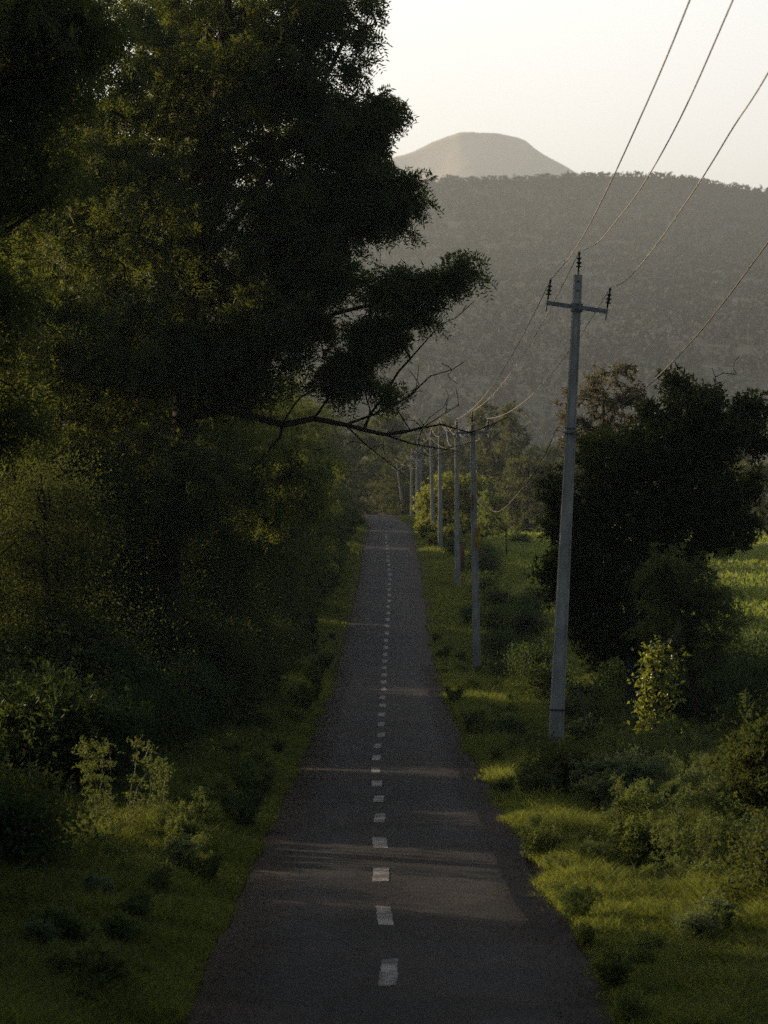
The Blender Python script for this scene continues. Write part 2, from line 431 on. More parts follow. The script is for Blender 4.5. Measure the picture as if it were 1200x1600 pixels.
for i in range(-2, 46):
    yc = 19.7 + i * 3.05
    if yc > 156: break
    L = 1.22 + random.uniform(-.12, .12); xc = dash_x(yc) + random.uniform(-.012, .012); sk = random.uniform(-.03, .03)
    n = 10; W = .078 + random.uniform(-.008, .01)
    ysd = [yc - L / 2 + L * k / n for k in range(n + 1)]
    V = []
    for k, yy in enumerate(ysd):
        for s in (-1, 1):
            V.append((xc + s * (W + random.uniform(-.006, .006)) + sk * (k / n - .5), yy + random.uniform(-.01, .01) + s * sk * .8, float(road_z(yy)) + .0118 + .004))
    dm.add(V, [(2 * k, 2 * k + 1, 2 * k + 3, 2 * k + 2) for k in range(n)])
dm.build('lane_marking', paint_mat(), road)

# ------------------------------------------------------------------ hills
def ridge_rows(profile, D_ridge, D_foot, nx, ny, xext, namp, seed, foot_z, back=True):
    px = np.array([a for a, b in profile]); py = np.array([b for a, b in profile])
    u = np.linspace(-xext, xext, nx)            # metres across at the ridge
    rz = CAMZ + (HY - np.interp(600 + u / D_ridge * F, px, py)) * D_ridge / F
    v = np.linspace(0, 1, ny)
    s = v ** .85 * (1 - .15 * np.sin(np.pi * v))
    X = np.repeat(u[None], ny, 0)
    Y = D_foot + (D_ridge - D_foot) * v[:, None] + 0 * X
    g = fbm(X, Y, namp * 12, seed) - .5
    Z = foot_z + (rz[None] - foot_z) * s[:, None] + g * namp * 4 * np.sin(np.pi * np.clip(v, 0, 1))[:, None]
    if back:
        vb = np.linspace(0.06, 1, 8)
        Xb = np.repeat(u[None], 8, 0); Yb = D_ridge + vb[:, None] * (D_ridge - D_foot) * .6 + 0 * Xb
        Zb = foot_z + (rz[None] - foot_z) * (1 - vb[:, None] ** 1.3)
        X = np.vstack([X, Xb]); Y = np.vstack([Y, Yb]); Z = np.vstack([Z, Zb])
    return X, Y, Z
prof1 = [(-3000, 420), (-1200, 380), (0, 318), (300, 300), (600, 290), (640, 288), (700, 284), (780, 283), (860, 280), (940, 276), (1000, 277), (1050, 281), (1100, 287), (1150, 295), (1200, 302), (1500, 350), (2200, 420), (4200, 560)]
D1 = 1900
HXg, HYg, HZg = ridge_rows(prof1, D1, 620, 200, 90, 900, 2.2, 3, -10)
M_hill = noise_mat('scrub_covered_slope', (0.022, 0.03, 0.024), (0.034, 0.042, 0.032), .02, .95, 0, 10)
tag(link('hill', grid_mesh('hill', HXg, HYg, HZg), M_hill), kind='structure')
prof2 = [(-900, 420), (0, 400), (400, 330), (560, 266), (610, 250), (640, 238), (670, 225), (700, 215), (718, 209.5), (738, 207), (762, 209), (785, 212.5), (808, 218), (822, 224), (832, 233), (850, 245), (875, 258), (900, 272), (960, 292), (1050, 320), (1400, 400), (2200, 470)]
PX, PY, PZ = ridge_rows(prof2, 5200, 3600, 420, 110, 1400, 14, 9, 0)
PZ = PZ + (fbm(PX, PY, 90, 44, 5) - .5) * 16 + np.abs(fbm(PX + PY * .2, PY * .15, 160, 47, 4) - .5) * -60 * np.clip((5200 - PY) / 900, 0, 1)
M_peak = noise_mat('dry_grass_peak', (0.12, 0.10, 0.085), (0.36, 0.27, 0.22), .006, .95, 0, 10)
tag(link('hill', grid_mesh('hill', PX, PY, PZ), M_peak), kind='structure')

# ------------------------------------------------------------------ leaf cards as real small leaves
def unit(v): return v / (np.linalg.norm(v, axis=-1, keepdims=True) + 1e-9)

def kites(o, d, s, L, W, tint):
    """small four-cornered leaves: base o, direction d, side s"""
    n = len(o)
    nrm = unit(np.cross(d, s))
    L = np.broadcast_to(np.asarray(L, float), (n,))[:, None]; W = np.broadcast_to(np.asarray(W, float), (n,))[:, None]
    V = np.empty((n, 4, 3))
    V[:, 0] = o
    V[:, 1] = o + d * L * .45 + s * W * .5 + nrm * W * .12
    V[:, 2] = o + d * L - nrm * L * .12
    V[:, 3] = o + d * L * .45 - s * W * .5 + nrm * W * .12
    return V.reshape(-1, 3), np.repeat(tint, 4)

def rand_dirs(n, rng, droop=0.0):
    d = rng.normal(size=(n, 3)); d[:, 2] -= droop
    return unit(d)

def fronds(o, d, rng, K=6, L=.2, l=.08, wd=.02, tint=None):
    """compound leaves: pairs of narrow leaflets along a drooping stalk"""
    n = len(o)
    if tint is None: tint = rng.random(n)
    side = unit(np.cross(d, rng.normal(size=(n, 3))))
    t = (np.arange(K) + .6) / K
    Ls = L * rng.uniform(.7, 1.2, n)
    drp = np.zeros((n, K, 3)); drp[..., 2] = -(t ** 2)[None] * Ls[:, None] * .35
    pos = o[:, None] + d[:, None] * (t[None, :, None] * Ls[:, None, None]) + drp
    out = []
    for sg in (-1, 1):
        dd = unit(d[:, None] * .55 + sg * side[:, None] + rng.normal(size=(n, K, 3)) * .15)
        sd_ = unit(np.cross(dd, np.cross(d, side)[:, None] + rng.normal(size=(n, K, 3)) * .4))
        out.append((pos.reshape(-1, 3), dd.reshape(-1, 3), sd_.reshape(-1, 3)))
    P = np.concatenate([a[0] for a in out]); D = np.concatenate([a[1] for a in out]); S = np.concatenate([a[2] for a in out])
    tt = np.tile(np.repeat(tint, K), 2)
    return kites(P, D, S, l * rng.uniform(.7, 1.2, len(P)), wd, np.clip(tt + rng.normal(size=len(P)) * .08, 0, 1))

def leaf_mesh(name, V, T):
    Fc = np.arange(len(V)).reshape(-1, 4)
    return np_mesh(name, V, Fc, T)

# the sun comes in under and between the crowns along these lanes; foliage leaves them open
SUNV = np.array(to_sun)
LANES = []   # (target point on the ground, half width, half height)
def lane(x, y, hw, hh, zoff=0.0, reach=90):
    LANES.append((np.array([x, y, float(ground_z(x, y)) + zoff]), hw, hh, reach))
def in_lane(P):
    P = np.atleast_2d(P); hit = np.zeros(len(P), bool)
    side = unit(np.cross(SUNV, [0, 0, 1])); upv = np.cross(side, SUNV)
    for o, hw, hh, reach in LANES:
        r = P - o; t = r @ SUNV
        a = r @ side; b = r @ upv
        hit |= (t > 0) & (t < reach) & ((a / hw) ** 2 + (b / hh) ** 2 < 1)
    return hit
lane(0.2, 24.7, .42, .25, .05)
lane(2.1, 24.6, .75, .55, .3)
lane(-1.0, 23.4, .14, .14, .03)
lane(-2.6, 28.4, 2.2, .5, .5)
lane(2.6, 31.5, 1.2, .5, .25)
lane(1.2, 41.3, .25, .3, .1)
lane(2.6, 40.5, 1.5, .5, .3)
lane(.8, 65.5, .4, .35, .1)
lane(3.2, 63.5, 2.2, .5, .35)
lane(5.35, 47.3, .6, 1.0, .9)
lane(4.6, 38, 2.2, .7, .5)
lane(0.5, 160, 1.2, .5, .1)
lane(1.2, 139, .8, .4, .1)
lane(3.5, 152, 6, 2.6, 3.2, 90)
lane(12, 100, 5, 1.0, .5, 120)
lane(22, 120, 7, 1.2, .5, 120)
lane(30, 175, 8, 1.5, .6, 120)
lane(8, 68, 2.5, .8, .3, 120)
lane(-3.1, 95, .6, .8, 1.2)

# ------------------------------------------------------------------ trees
def blocks(x, y, r, z0, z1):
    """would something standing here, this wide and from z0 to z1, shut one of the sun's lanes?"""
    for o_, hw, hh, reach in LANES:
        t_ = np.arange(1.0, reach, .4); q = o_[None] + SUNV[None] * t_[:, None]
        d = np.hypot(q[:, 0] - x, q[:, 1] - y)
        if np.any((d < r + hw * .6) & (q[:, 2] > z0 - hh * .5) & (q[:, 2] < z1 + hh * .5)): return True
    return False
def tree_clear(x, y, r, h, low=.08):
    z0 = float(ground_z(x, y))
    return not blocks(x, y, r, z0 + h * low, z0 + h)
def place_clear(g, x, y, s_, rz, r=2.6, h=8.5, first=False, **kw):
    '''stand a tree near (x, y), a little aside if it would shut one of the sun's lanes'''
    for sc_ in (s_, s_ * .8, s_ * .62, s_ * .45):
        for dy in (0, 1.2, -1.2, 2.4, -2.4, 3.6, -3.6):
            if tree_clear(x, y + dy, r * sc_, h * sc_, .1):
                if first:
                    g.location = gbase(x, y + dy); g.rotation_euler.z = rz; g.scale = (sc_,) * 3; return g
                return copy_thing(g, gbase(x, y + dy), rz, sc_, **kw)
    if first: g.location = gbase(x, y); g.scale = (.35,) * 3
    return None
def grow(paths, targets, step=.45, wig=.12, rng=RNG, twig=.007, tmin=.0075):
    """paths: hand-set limbs [(points, r0, r1)]; targets joined to the nearest wood. Returns nodes, parents, radii, tip index"""
    P = []; par = []; rmin = []
    for pts, r0, r1 in paths:
        pts = [np.array(p, float) for p in pts]
        if P:
            d = [np.linalg.norm(np.array(q) - pts[0]) for q in P]; prev = int(np.argmin(d)); start = 0
        else:
            P.append(pts[0]); par.append(-1); rmin.append(r0); prev = 0; start = 0
        tot = sum(np.linalg.norm(pts[i + 1] - pts[i]) for i in range(len(pts) - 1)); acc = 0
        for i in range(len(pts) - 1):
            seg = np.linalg.norm(pts[i + 1] - pts[i]); k = max(1, int(seg / step))
            for j in range(1, k + 1):
                t = j / k; a = acc + seg * t
                p0 = pts[max(i - 1, 0)]; p1 = pts[i]; p2 = pts[i + 1]; p3 = pts[min(i + 2, len(pts) - 1)]
                q = .5 * ((2 * p1) + (-p0 + p2) * t + (2 * p0 - 5 * p1 + 4 * p2 - p3) * t * t + (-p0 + 3 * p1 - 3 * p2 + p3) * t ** 3)
                P.append(q + rng.normal(size=3) * wig * .12); par.append(prev); rmin.append(r0 + (r1 - r0) * a / tot)
                prev = len(P) - 1
            acc += seg
    nt = len(targets)
    A = np.zeros((len(P) + nt * 14, 3)); A[:len(P)] = P; n = len(P)
    d0 = np.array([np.min(np.linalg.norm(A[:n] - t, axis=1)) for t in targets]) if nt else np.array([])
    tips = np.full(nt, -1)
    for ti in np.argsort(d0):
        t = targets[ti]
        dv = A[:n] - t
        dist = np.linalg.norm(dv, axis=1) + np.maximum(dv[:, 2], 0) * .5
        j = int(np.argmin(dist)); p = A[j]; L = np.linalg.norm(t - p)
        k = int(min(12, max(2, L / step)))
        back = p - A[par[j]] if par[j] >= 0 else np.array([0, 0, 1.])
        ctrl = p + unit(back) * min(L * .3, .5) + (t - p) * .25 + rng.normal(size=3) * wig * min(L, 1.2)
        prev = j
        for q in range(1, k + 1):
            s = q / k
            A[n] = (1 - s) ** 2 * p + 2 * s * (1 - s) * ctrl + s * s * t + rng.normal(size=3) * wig * .25 * step * (q < k)
            par.append(prev); rmin.append(0); prev = n; n += 1
        tips[ti] = prev
    A = A[:n]; cnt = np.zeros(n)
    for t in tips: cnt[t] += 1
    for i in range(n - 1, 0, -1): cnt[par[i]] += cnt[i]
    rad = np.maximum(np.array(rmin), np.maximum(tmin, twig * np.maximum(cnt, .6) ** .5))
    return A, np.array(par), rad, tips

def wood_mesh(name, A, par, rad, n=5, rscale=1.0, origin=(0, 0, 0)):
    idx = np.where(par >= 0)[0]
    a = A[par[idx]]; b = A[idx]; ra = np.minimum(rad[par[idx]], rad[idx] * 1.35) * rscale; rb = rad[idx] * rscale
    t = unit(b - a); up = np.where(np.abs(t[:, 2:3]) > .9, np.array([[1., 0, 0]]), np.array([[0, 0, 1.]]))
    u = unit(np.cross(t, up)); v = np.cross(u, t)
    b2 = b + t * rb[:, None] * .3
    V = np.empty((len(idx), 2 * n, 3))
    for k in range(n):
        w_ = 2 * math.pi * k / n
        dirv = u * math.cos(w_) + v * math.sin(w_)
        V[:, k] = a + dirv * ra[:, None]; V[:, n + k] = b2 + dirv * rb[:, None]
    Fc = np.array([[k, (k + 1) % n, n + (k + 1) % n, n + k] for k in range(n)])
    Fa = (Fc[None] + (np.arange(len(idx)) * 2 * n)[:, None, None]).reshape(-1, 4)
    return np_mesh(name, V.reshape(-1, 3) - np.array(origin), Fa, smooth=True)

def puff_points(puffs, rng, shell=.35):
    out = []
    for c, r, n in puffs:
        d = unit(rng.normal(size=(n, 3))); q = rng.uniform(shell, 1, n) ** .6
        out.append(np.array(c) + d * q[:, None] * np.array(r))
    return np.concatenate(out)

def make_tree(name, base, paths, puffs, label, cat='tree', group=None, leaf='feather', mat=None, bark=None, per=10,
              size=1.0, crad=.32, bare=(), seed=1, lanes=False, wig=.14, parts=('trunk', 'crown'), step=.45, n_side=6, rsc=1.0, shell=.35, twig=.006, flat=.75, spray=None, tmin=.0075):
    rng = np.random.default_rng(seed)
    base = np.array(base, float)
    T = puff_points(puffs, rng, shell) if puffs else np.zeros((0, 3))
    if lanes and len(T): T = T[~in_lane(T)]
    nb = len(T)
    allT = np.concatenate([T, np.array(bare, float).reshape(-1, 3)]) if len(bare) else T
    A, par, rad, tips = grow(paths, allT, step, wig, rng, twig, tmin)
    root = empty(name, tuple(base), label, cat, group)
    tr = link(parts[0], wood_mesh(name + '_' + parts[0], A, par, rad, n_side, rsc, base), bark or M_bark, root)
    if nb == 0: return root
    o = np.repeat(T, per, 0) + rng.normal(size=(nb * per, 3)) * crad * np.repeat(rng.uniform(.45, 1.7, nb), per)[:, None] * np.array([1, 1, flat])
    if spray is None: spray = {'feather': .42, 'clump': .3}.get(leaf, 0) * (crad / .25)
    tp = tips[:nb]; back_ = par[tp]; back_ = np.where(par[back_] >= 0, par[back_], back_)
    axis = unit(unit(A[tp] - A[back_]) + rng.normal(size=(nb, 3)) * .45 + np.array([0, 0, -.12]))
    if spray:
        ax_ = np.repeat(axis, per, 0); u_ = rng.uniform(-.7, 1, len(o))
        o = np.repeat(T, per, 0) + ax_ * (u_ * spray * np.repeat(rng.uniform(.6, 1.5, nb), per))[:, None] + rng.normal(size=(len(o), 3)) * (crad * .45 * (1.15 - .6 * np.abs(u_)))[:, None] * np.array([1, 1, flat])
    else: ax_ = rand_dirs(len(o), rng) * 0
    if lanes:
        k_ = ~in_lane(o); o = o[k_]; ax_ = ax_[k_]
    tn = np.clip(fbm(o[:, 0] * 1.3 + o[:, 1], o[:, 2] * 1.3, .9, seed) * .9 + rng.normal(size=len(o)) * .15, 0, 1)
    if leaf == 'feather':
        d = unit(rng.normal(size=(len(o), 3)) * .55 + ax_ * .9 + np.array([0, 0, -.2]))
        V, Tt = fronds(o, d, rng, 6, .24 * size, .10 * size, .026 * size, tn)
    elif leaf == 'broad':
        d = rand_dirs(len(o), rng, .3); s = unit(np.cross(d, rng.normal(size=(len(o), 3))))
        V, Tt = kites(o, d, s, .12 * size * rng.uniform(.6, 1.3, len(o)), .07 * size * rng.uniform(.7, 1.2, len(o)), tn)
    elif leaf == 'clump':
        k = 5
        oo = np.repeat(o, k, 0); d = unit(rng.normal(size=(len(oo), 3)) * .7 + np.repeat(ax_, k, 0) * .6 + np.array([0, 0, -.1])); s = unit(np.cross(d, rng.normal(size=(len(oo), 3))))
        V, Tt = kites(oo, d, s, .2 * size * rng.uniform(.6, 1.3, len(oo)), .06 * size, np.repeat(tn, k))
    link(parts[1], leaf_mesh(name + '_' + parts[1], V - base, Tt), mat or M_feather, root)
    return root

def copy_thing(root, loc, rz=0, sc=1.0, label=None, scz=None, group=None):
    r = root.copy(); COL.objects.link(r)
    r.location = loc; r.rotation_euler = (0, 0, rz); r.scale = (sc, sc, scz or sc)
    if label: r['label'] = label
    if group: r['group'] = group
    for ch in root.children:
        c = ch.copy(); COL.objects.link(c); c.parent = r
    return r

def E(px, py, Y, rx, ry_, rd, n):
    """a puff of crown: centre by place, radii in photo px for width/height and metres in depth"""
    s = Y / F
    return (at(px, py, Y), (rx * s, rd, ry_ * s), n)

def gbase(x, y): return (x, y, float(ground_z(x, y)))

# --- the big feathery tree whose limb reaches over the road
Z0 = 50
b0 = gbase(-4.5, Z0)
P_ = lambda px, py, Y=Z0: at(px, py, Y)
paths = [([b0, P_(262, 1000), P_(268, 880), P_(280, 700), P_(300, 500, 50.5), P_(330, 300, 51), P_(350, 60, 51), P_(380, -150, 51)], .26, .09),
         ([P_(276, 700), P_(300, 650), P_(345, 641), P_(400, 652), P_(440, 664), P_(490, 655), P_(540, 663), P_(600, 678), P_(660, 668)], .12, .03),
         ([P_(310, 430), P_(400, 300, 50), P_(480, 180, 50), P_(540, 60, 50)], .10, .04),
         ([P_(545, 663), P_(590, 645), P_(640, 618, 49.8), P_(672, 588, 49.6), P_(705, 578, 49.6), P_(724, 566, 49.6)], .03, .008),
         ([P_(600, 678), P_(640, 672), P_(690, 664), P_(735, 676), P_(770, 664), P_(792, 652)], .03, .008),
         ([P_(600, 678), P_(645, 694), P_(695, 702), P_(738, 690)], .024, .007),
         ([P_(540, 663), P_(572, 694), P_(600, 716), P_(632, 742)], .022, .006),
         ([P_(560, 668), P_(598, 622), P_(622, 580, 49.6), P_(660, 540, 49.4), P_(688, 508, 49.3), P_(712, 497, 49.3), P_(742, 470, 49.3)], .026, .006),
         ([P_(640, 618, 49.8), P_(655, 600, 49.7), P_(640, 580, 49.7)], .012, .006),
         ([P_(672, 668), P_(695, 645), P_(716, 632), P_(712, 606)], .012, .006),
         ([P_(640, 672), P_(620, 640), P_(650, 612), P_(655, 570)], .014, .006),
         ([P_(345, 641), P_(398, 610, 48.8), P_(410, 540, 48.2), P_(404, 470, 48), P_(414, 378, 48)], .03, .01),
         ([P_(440, 664), P_(470, 620, 49), P_(520, 590, 48.4), P_(560, 520, 48.2), P_(590, 440, 48.4)], .024, .008),
         ([P_(490, 655), P_(520, 600, 49), P_(500, 520, 48.2), P_(540, 450, 48), P_(552, 380, 48)], .022, .008),
         ([P_(285, 640), P_(400, 560, 50), P_(500, 500, 49.5), P_(600, 470, 49), P_(700, 435, 49)], .08, .02)]
SH = 26
def E2(px, *a): return E(px - (SH if px > 380 else 0), *a)
puffs = [E(604, 184, 50, 16, 8, .2, 7), E(590, 160, 50, 14, 10, .2, 6), E(636, 292, 50, 14, 9, .2, 8), E(640, 322, 50, 14, 8, .2, 7), E(560, 60, 50, 14, 12, .3, 7), E(545, 112, 50, 14, 10, .3, 6),
         E(570, 8, 50, 12, 12, .3, 6), E(612, 345, 50, 20, 12, .3, 9), E(600, 610, 50, 12, 12, .3, 6), E(660, 492, 49, 14, 8, .2, 5), E(728, 420, 49, 8, 3, .1, 5), E(628, 432, 49, 10, 5, .2, 4),
         E2(520, 20, 50, 58, 56, 1.0, 70), E2(470, 110, 50, 86, 66, 1.3, 90), E2(545, 205, 50, 58, 50, 1.2, 90), E2(600, 190, 50, 28, 22, .5, 26),
         E2(590, 255, 50, 38, 36, .8, 40), E2(600, 325, 50, 52, 32, .8, 66), E2(505, 330, 50, 80, 70, 1.4, 110), E2(530, 420, 50, 56, 50, 1.2, 64),
         E(615, 462, 49, 40, 16, .5, 30), E(664, 442, 49, 24, 7, .3, 14), E(702, 431, 49, 14, 4, .2, 8), E2(620, 520, 49.5, 50, 32, .8, 44),
         E2(566, 590, 50, 44, 30, .8, 34), E2(460, 500, 50, 84, 70, 1.4, 90), E2(400, 600, 51, 84, 46, 1.4, 60), E(370, 380, 51, 120, 100, 2.0, 120),
         E(360, 180, 51, 130, 100, 2.0, 120), E(330, -20, 51, 150, 80, 2.0, 90), E(180, 90, 49, 140, 110, 1.8, 110), E(160, 300, 49, 150, 120, 2.0, 120),
         E(150, 520, 49, 140, 100, 1.8, 100), E(20, 200, 48, 110, 190, 1.8, 90), E(10, 520, 48, 90, 110, 1.6, 60), E(300, 560, 50, 90, 60, 1.5, 60),
         E(120, 400, 53.5, 190, 330, .9, 220), E(330, 300, 54, 190, 270, .9, 220), E(330, 80, 53, 110, 110, 1.2, 110), E(250, 500, 52, 160, 120, 1.2, 90), E(310, 270, 53, 70, 70, .8, 60), E(150, 230, 52, 80, 90, .8, 60), E(330, 90, 52, 70, 50, .8, 40), E(270, 760, 49, 110, 70, 1.2, 60), E(420, 760, 51, 90, 60, 1.2, 50)]
bare = [P_(*q) for q in [(700, 585, 49.6), (660, 612, 49.8), (735, 650, 50), (788, 655, 50), (640, 692, 50), (612, 722, 50), (728, 478, 49), (700, 508, 49),
        (574, 628, 50.2), (690, 568, 49.5), (715, 600, 49.6), (646, 585, 49.7), (600, 640, 50), (560, 690, 50), (632, 640, 49.8), (680, 690, 50), (705, 640, 50),
        (655, 655, 50), (742, 680, 50), (600, 705, 49.8), (616, 430, 49.4), (600, 455, 49.4), (628, 405, 49.4), (585, 425, 49.6), (410, 380, 48), (405, 480, 48),
        (412, 560, 48), (380, 420, 48), (440, 460, 48), (450, 370, 48), (480, 400, 48), (500, 470, 48), (420, 600, 48.6), (520, 590, 48.6), (470, 540, 48.5),
        (540, 380, 48.5), (560, 340, 48.6), (345, 470, 48), (536, 500, 48.4), (560, 440, 48.5), (500, 620, 49), (620, 600, 49.5), (580, 560, 49)]]
_r = np.random.default_rng(9)
bare += [P_(_r.uniform(540, 740), _r.uniform(600, 715), _r.uniform(49, 50.5)) for _ in range(22)]
bare += [P_(_r.uniform(350, 600), _r.uniform(350, 640), _r.uniform(47.6, 48.6)) for _ in range(40)]
big_tree = make_tree('feathery_tree', b0, paths, puffs, 'tall dark feathery-leaved tree reaching a crooked bare limb over the road', 'tree',
                     per=15, bare=bare, seed=21, crad=.24, size=1.3, spray=.3, twig=.0042, flat=.7, lanes=True, wig=.06, step=.35)

# --- near tree at the left edge, out of focus
Yn = 31
bn = gbase(-6.6, Yn)
paths = [([bn, at(-190, 900, Yn), at(-170, 600, Yn), at(-120, 300, Yn), at(-60, 0, Yn)], .22, .06),
         ([at(-160, 560, Yn), at(-60, 420, Yn), at(60, 330, Yn)], .035, .012),
         ([at(-120, 300, Yn), at(0, 120, Yn), at(120, 20, Yn)], .07, .03)]
puffs = [E(-60, 60, Yn, 130, 120, 1.3, 90), E(70, 40, Yn, 110, 70, .9, 70), E(-20, 260, Yn, 120, 90, 1.1, 70), E(50, 150, Yn, 70, 50, .7, 26),
         E(-90, 470, Yn, 110, 90, 1.1, 70), E(-10, 640, Yn, 60, 60, .6, 18), E(-120, 700, Yn, 110, 90, 1, 50), E(-250, 300, Yn, 150, 250, 1.6, 120)]
make_tree('feathery_tree', bn, paths, puffs, 'nearest feathery tree at the upper left edge, out of focus', 'tree', per=22, size=1.0, seed=5, lanes=True)

# --- lopsided rows behind: generic crowns then copies
def generic(name, label, H, W, leaf, mat, seed, n=260, per=12, size=1.2, trunk=.16, low=.25, group=None, cat='tree', bark=None, crad=.34, lean=0.0):
    rng = np.random.default_rng(seed)
    base = np.zeros(3)
    top = np.array([lean, 0, H * .92])
    paths = [([base, np.array([lean * .2, .1, H * .3]), np.array([lean * .6, -.1, H * .6]), top], trunk, .03)]
    puffs = []
    k = 11
    for i in range(k):
        z = H * (low + (1 - low) * (i + .5) / k); a = i * 2.4 + rng.uniform(-.4, .4)
        env = math.sin(math.pi * min(1, ((i + .8) / k)) ** .8) ** .7
        rr = W * .5 * env * rng.uniform(.35, .75)
        r = W * .28 * rng.uniform(.8, 1.25)
        c = np.array([lean * z / H + rr * math.cos(a), rr * math.sin(a), z])
        puffs.append((c, (r, r, H * .11 * rng.uniform(.8, 1.3)), n // k))
        if i % 2 == 0: paths.append(([np.array([lean * z / H * .8, 0, z * .75]), c], trunk * .4, .02))
    root = make_tree(name, base, paths, puffs, label, cat, group, leaf, mat, bark, per, size, crad, (), seed, False)
    return root

row_grp = 'dark trees in the row along the left roadside'
row_lab = 'dark feathery tree in the row behind the long bare limb'
g1 = generic('roadside_tree', row_lab, 9, 6.5, 'feather', M_feather, 31, 380, 12, 1.35, group=row_grp, low=.08)
g2 = generic('roadside_tree', row_lab, 8, 6, 'feather', M_feather, 32, 360, 12, 1.4, group=row_grp, low=.05)
place_clear(g1, -6.6, 64, 1.0, 1.1, first=True)
place_clear(g2, -4.9, 79, 1.0, 0, first=True)
rows = [(g1, -5.0, 92, 1.0, .4), (g2, -4.7, 106, 1.05, 2), (g1, -4.9, 122, .9, 3.3), (g2, -4.9, 138, 1.0, 4.4), (g1, -5.2, 172, .9, 5.3),
        (g2, -6.0, 190, 1.0, 1.3), (g1, -10.5, 70, 1.15, 4.0), (g2, -9.5, 88, 1.1, 3.0), (g1, -9.5, 112, 1.05, 2.0)]
for g, x, y, s, rz in rows:
    place_clear(g, x, y, s, rz)
back = random.Random(12)  # extra rows farther left, added to keep low sun off the undergrowth
for row_x, y0_, y1_, st in ((-13.5, 14, 200, 4.6), (-19, 20, 210, 5.2), (-26, 30, 200, 6.5)):
    yy = y0_
    while yy < y1_:
        xx = row_x + back.uniform(-1.5, 1.5); s_ = back.uniform(.95, 1.3)
        if tree_clear(xx, yy, 2.3 * s_, 8.5 * s_):
            copy_thing(g1 if back.random() < .5 else g2, gbase(xx, yy), back.uniform(0, 6), s_, label='dark tree added behind the left roadside row for its shade', group='trees added behind the left roadside row for their shade')
        yy += st * back.uniform(.8, 1.2)
near_lab = 'unseen tree added beside the camera to shade the foreground'
for x, y, s_ in [(-8.2, 14, 1.0), (-8.5, 19.5, .9), (-7.4, 5, 1.1), (7.6, 6, 1.1), (8.8, 14, 1.0), (10.5, 20, .9)]:  # out of frame, added to block sky and sun from the foreground
    copy_thing(g1, gbase(x, y), x + y, s_, label=near_lab, group='unseen shade trees added around the camera')
place_clear(g1, -8.8, 54, 1.35, 2.6)
place_clear(g2, -11.5, 63, 1.5, .6)
place_clear(g1, -7.5, 57.5, 1.2, 5.1)
place_clear(g1, -9.0, 68, 1.9, 2.1)
place_clear(g2, -12.5, 60, 1.9, 3.1)
place_clear(g1, -6.2, 55, .9, .4)
place_clear(g2, -6.5, 45.5, .95, 1.4)
place_clear(g1, -9.0, 41, 1.3, 1.4)
place_clear(g2, -8.0, 36, 1.0, 4.4)

# trees closing the end of the road
end_grp = 'hazy trees closing off the far end of the road'
end_lab = 'dark hazy tree behind the far bend of the road'
far1 = generic('distant_tree', end_lab, 10, 7, 'clump', M_dark, 41, 240, 10, 2.0, group=end_grp, low=.05, crad=.5)
far2 = generic('distant_tree', end_lab, 11, 5.5, 'clump', M_feather_pale, 42, 240, 10, 2.0, group=end_grp, low=.1, crad=.5)
far1.location = gbase(-3.4, 262); far2.location = gbase(.6, 275)
far2.scale = (1, 1, 1.05)
for g, x, y, s, rz in [(far1, 4.3, 270, .95, 1), (far2, -8, 285, 1.05, 2), (far1, 9, 285, .9, 3), (far1, -12, 262, 1.0, 4), (far2, 7.5, 300, 1.0, 5),
                       (far1, 1.5, 250, .62, .3), (far1, 14, 300, .85, 2.2), (far1, -1, 300, 1.1, 1.2), (far1, 3.5, 235, .55, 5), (far1, -6, 240, .8, 4)]:
    copy_thing(g, gbase(x, y), rz, s)

# slender pair beyond the second pole
s1 = generic('slender_tree', 'slender tall tree rising just right of the second nearest pole', 11.3, 3.4, 'clump', M_feather_pale, 51, 200, 9, 1.7, low=.1, crad=.4, trunk=.12)
s1.location = gbase(9.6, 232)
s2 = generic('slender_tree', 'slender tall tree standing beyond the field between two broader crowns', 11.2, 4.2, 'clump', M_feather_pale, 52, 210, 9, 1.7, low=.1, crad=.42, trunk=.12)
s2.location = gbase(12.4, 236)
belt_grp = 'tree belt beyond the green field'
belt_lab = 'bushy tree in the belt beyond the green field'
b1 = generic('field_edge_tree', 'rounded bushy tree beyond the field left of the nearest pole', 6.2, 6.5, 'clump', M_feather_pale, 61, 300, 10, 1.5, low=.05, crad=.45)
b1.location = gbase(12.2, 205)
b2 = generic('field_edge_tree', belt_lab, 7.5, 7.5, 'clump', M_dark, 62, 260, 9, 2.0, group=belt_grp, low=.03, crad=.5)
b2.location = gbase(15.5, 262)
for x, y, s, rz in [(11, 290, .95, 1), (20, 255, .85, 2), (26, 275, .95, 3), (31.5, 240, 1.0, 4), (37, 260, 1.1, 5), (22, 290, 1.1, .4), (43, 250, 1, 1.8), (34, 300, 1.15, 2.6), (50, 280, 1.2, 3.3)]:
    copy_thing(b2, gbase(x, y), rz, s)
copy_thing(b1, gbase(31.3, 205), 2.1, .95, label='pale bushy tree at the right edge beyond the field')

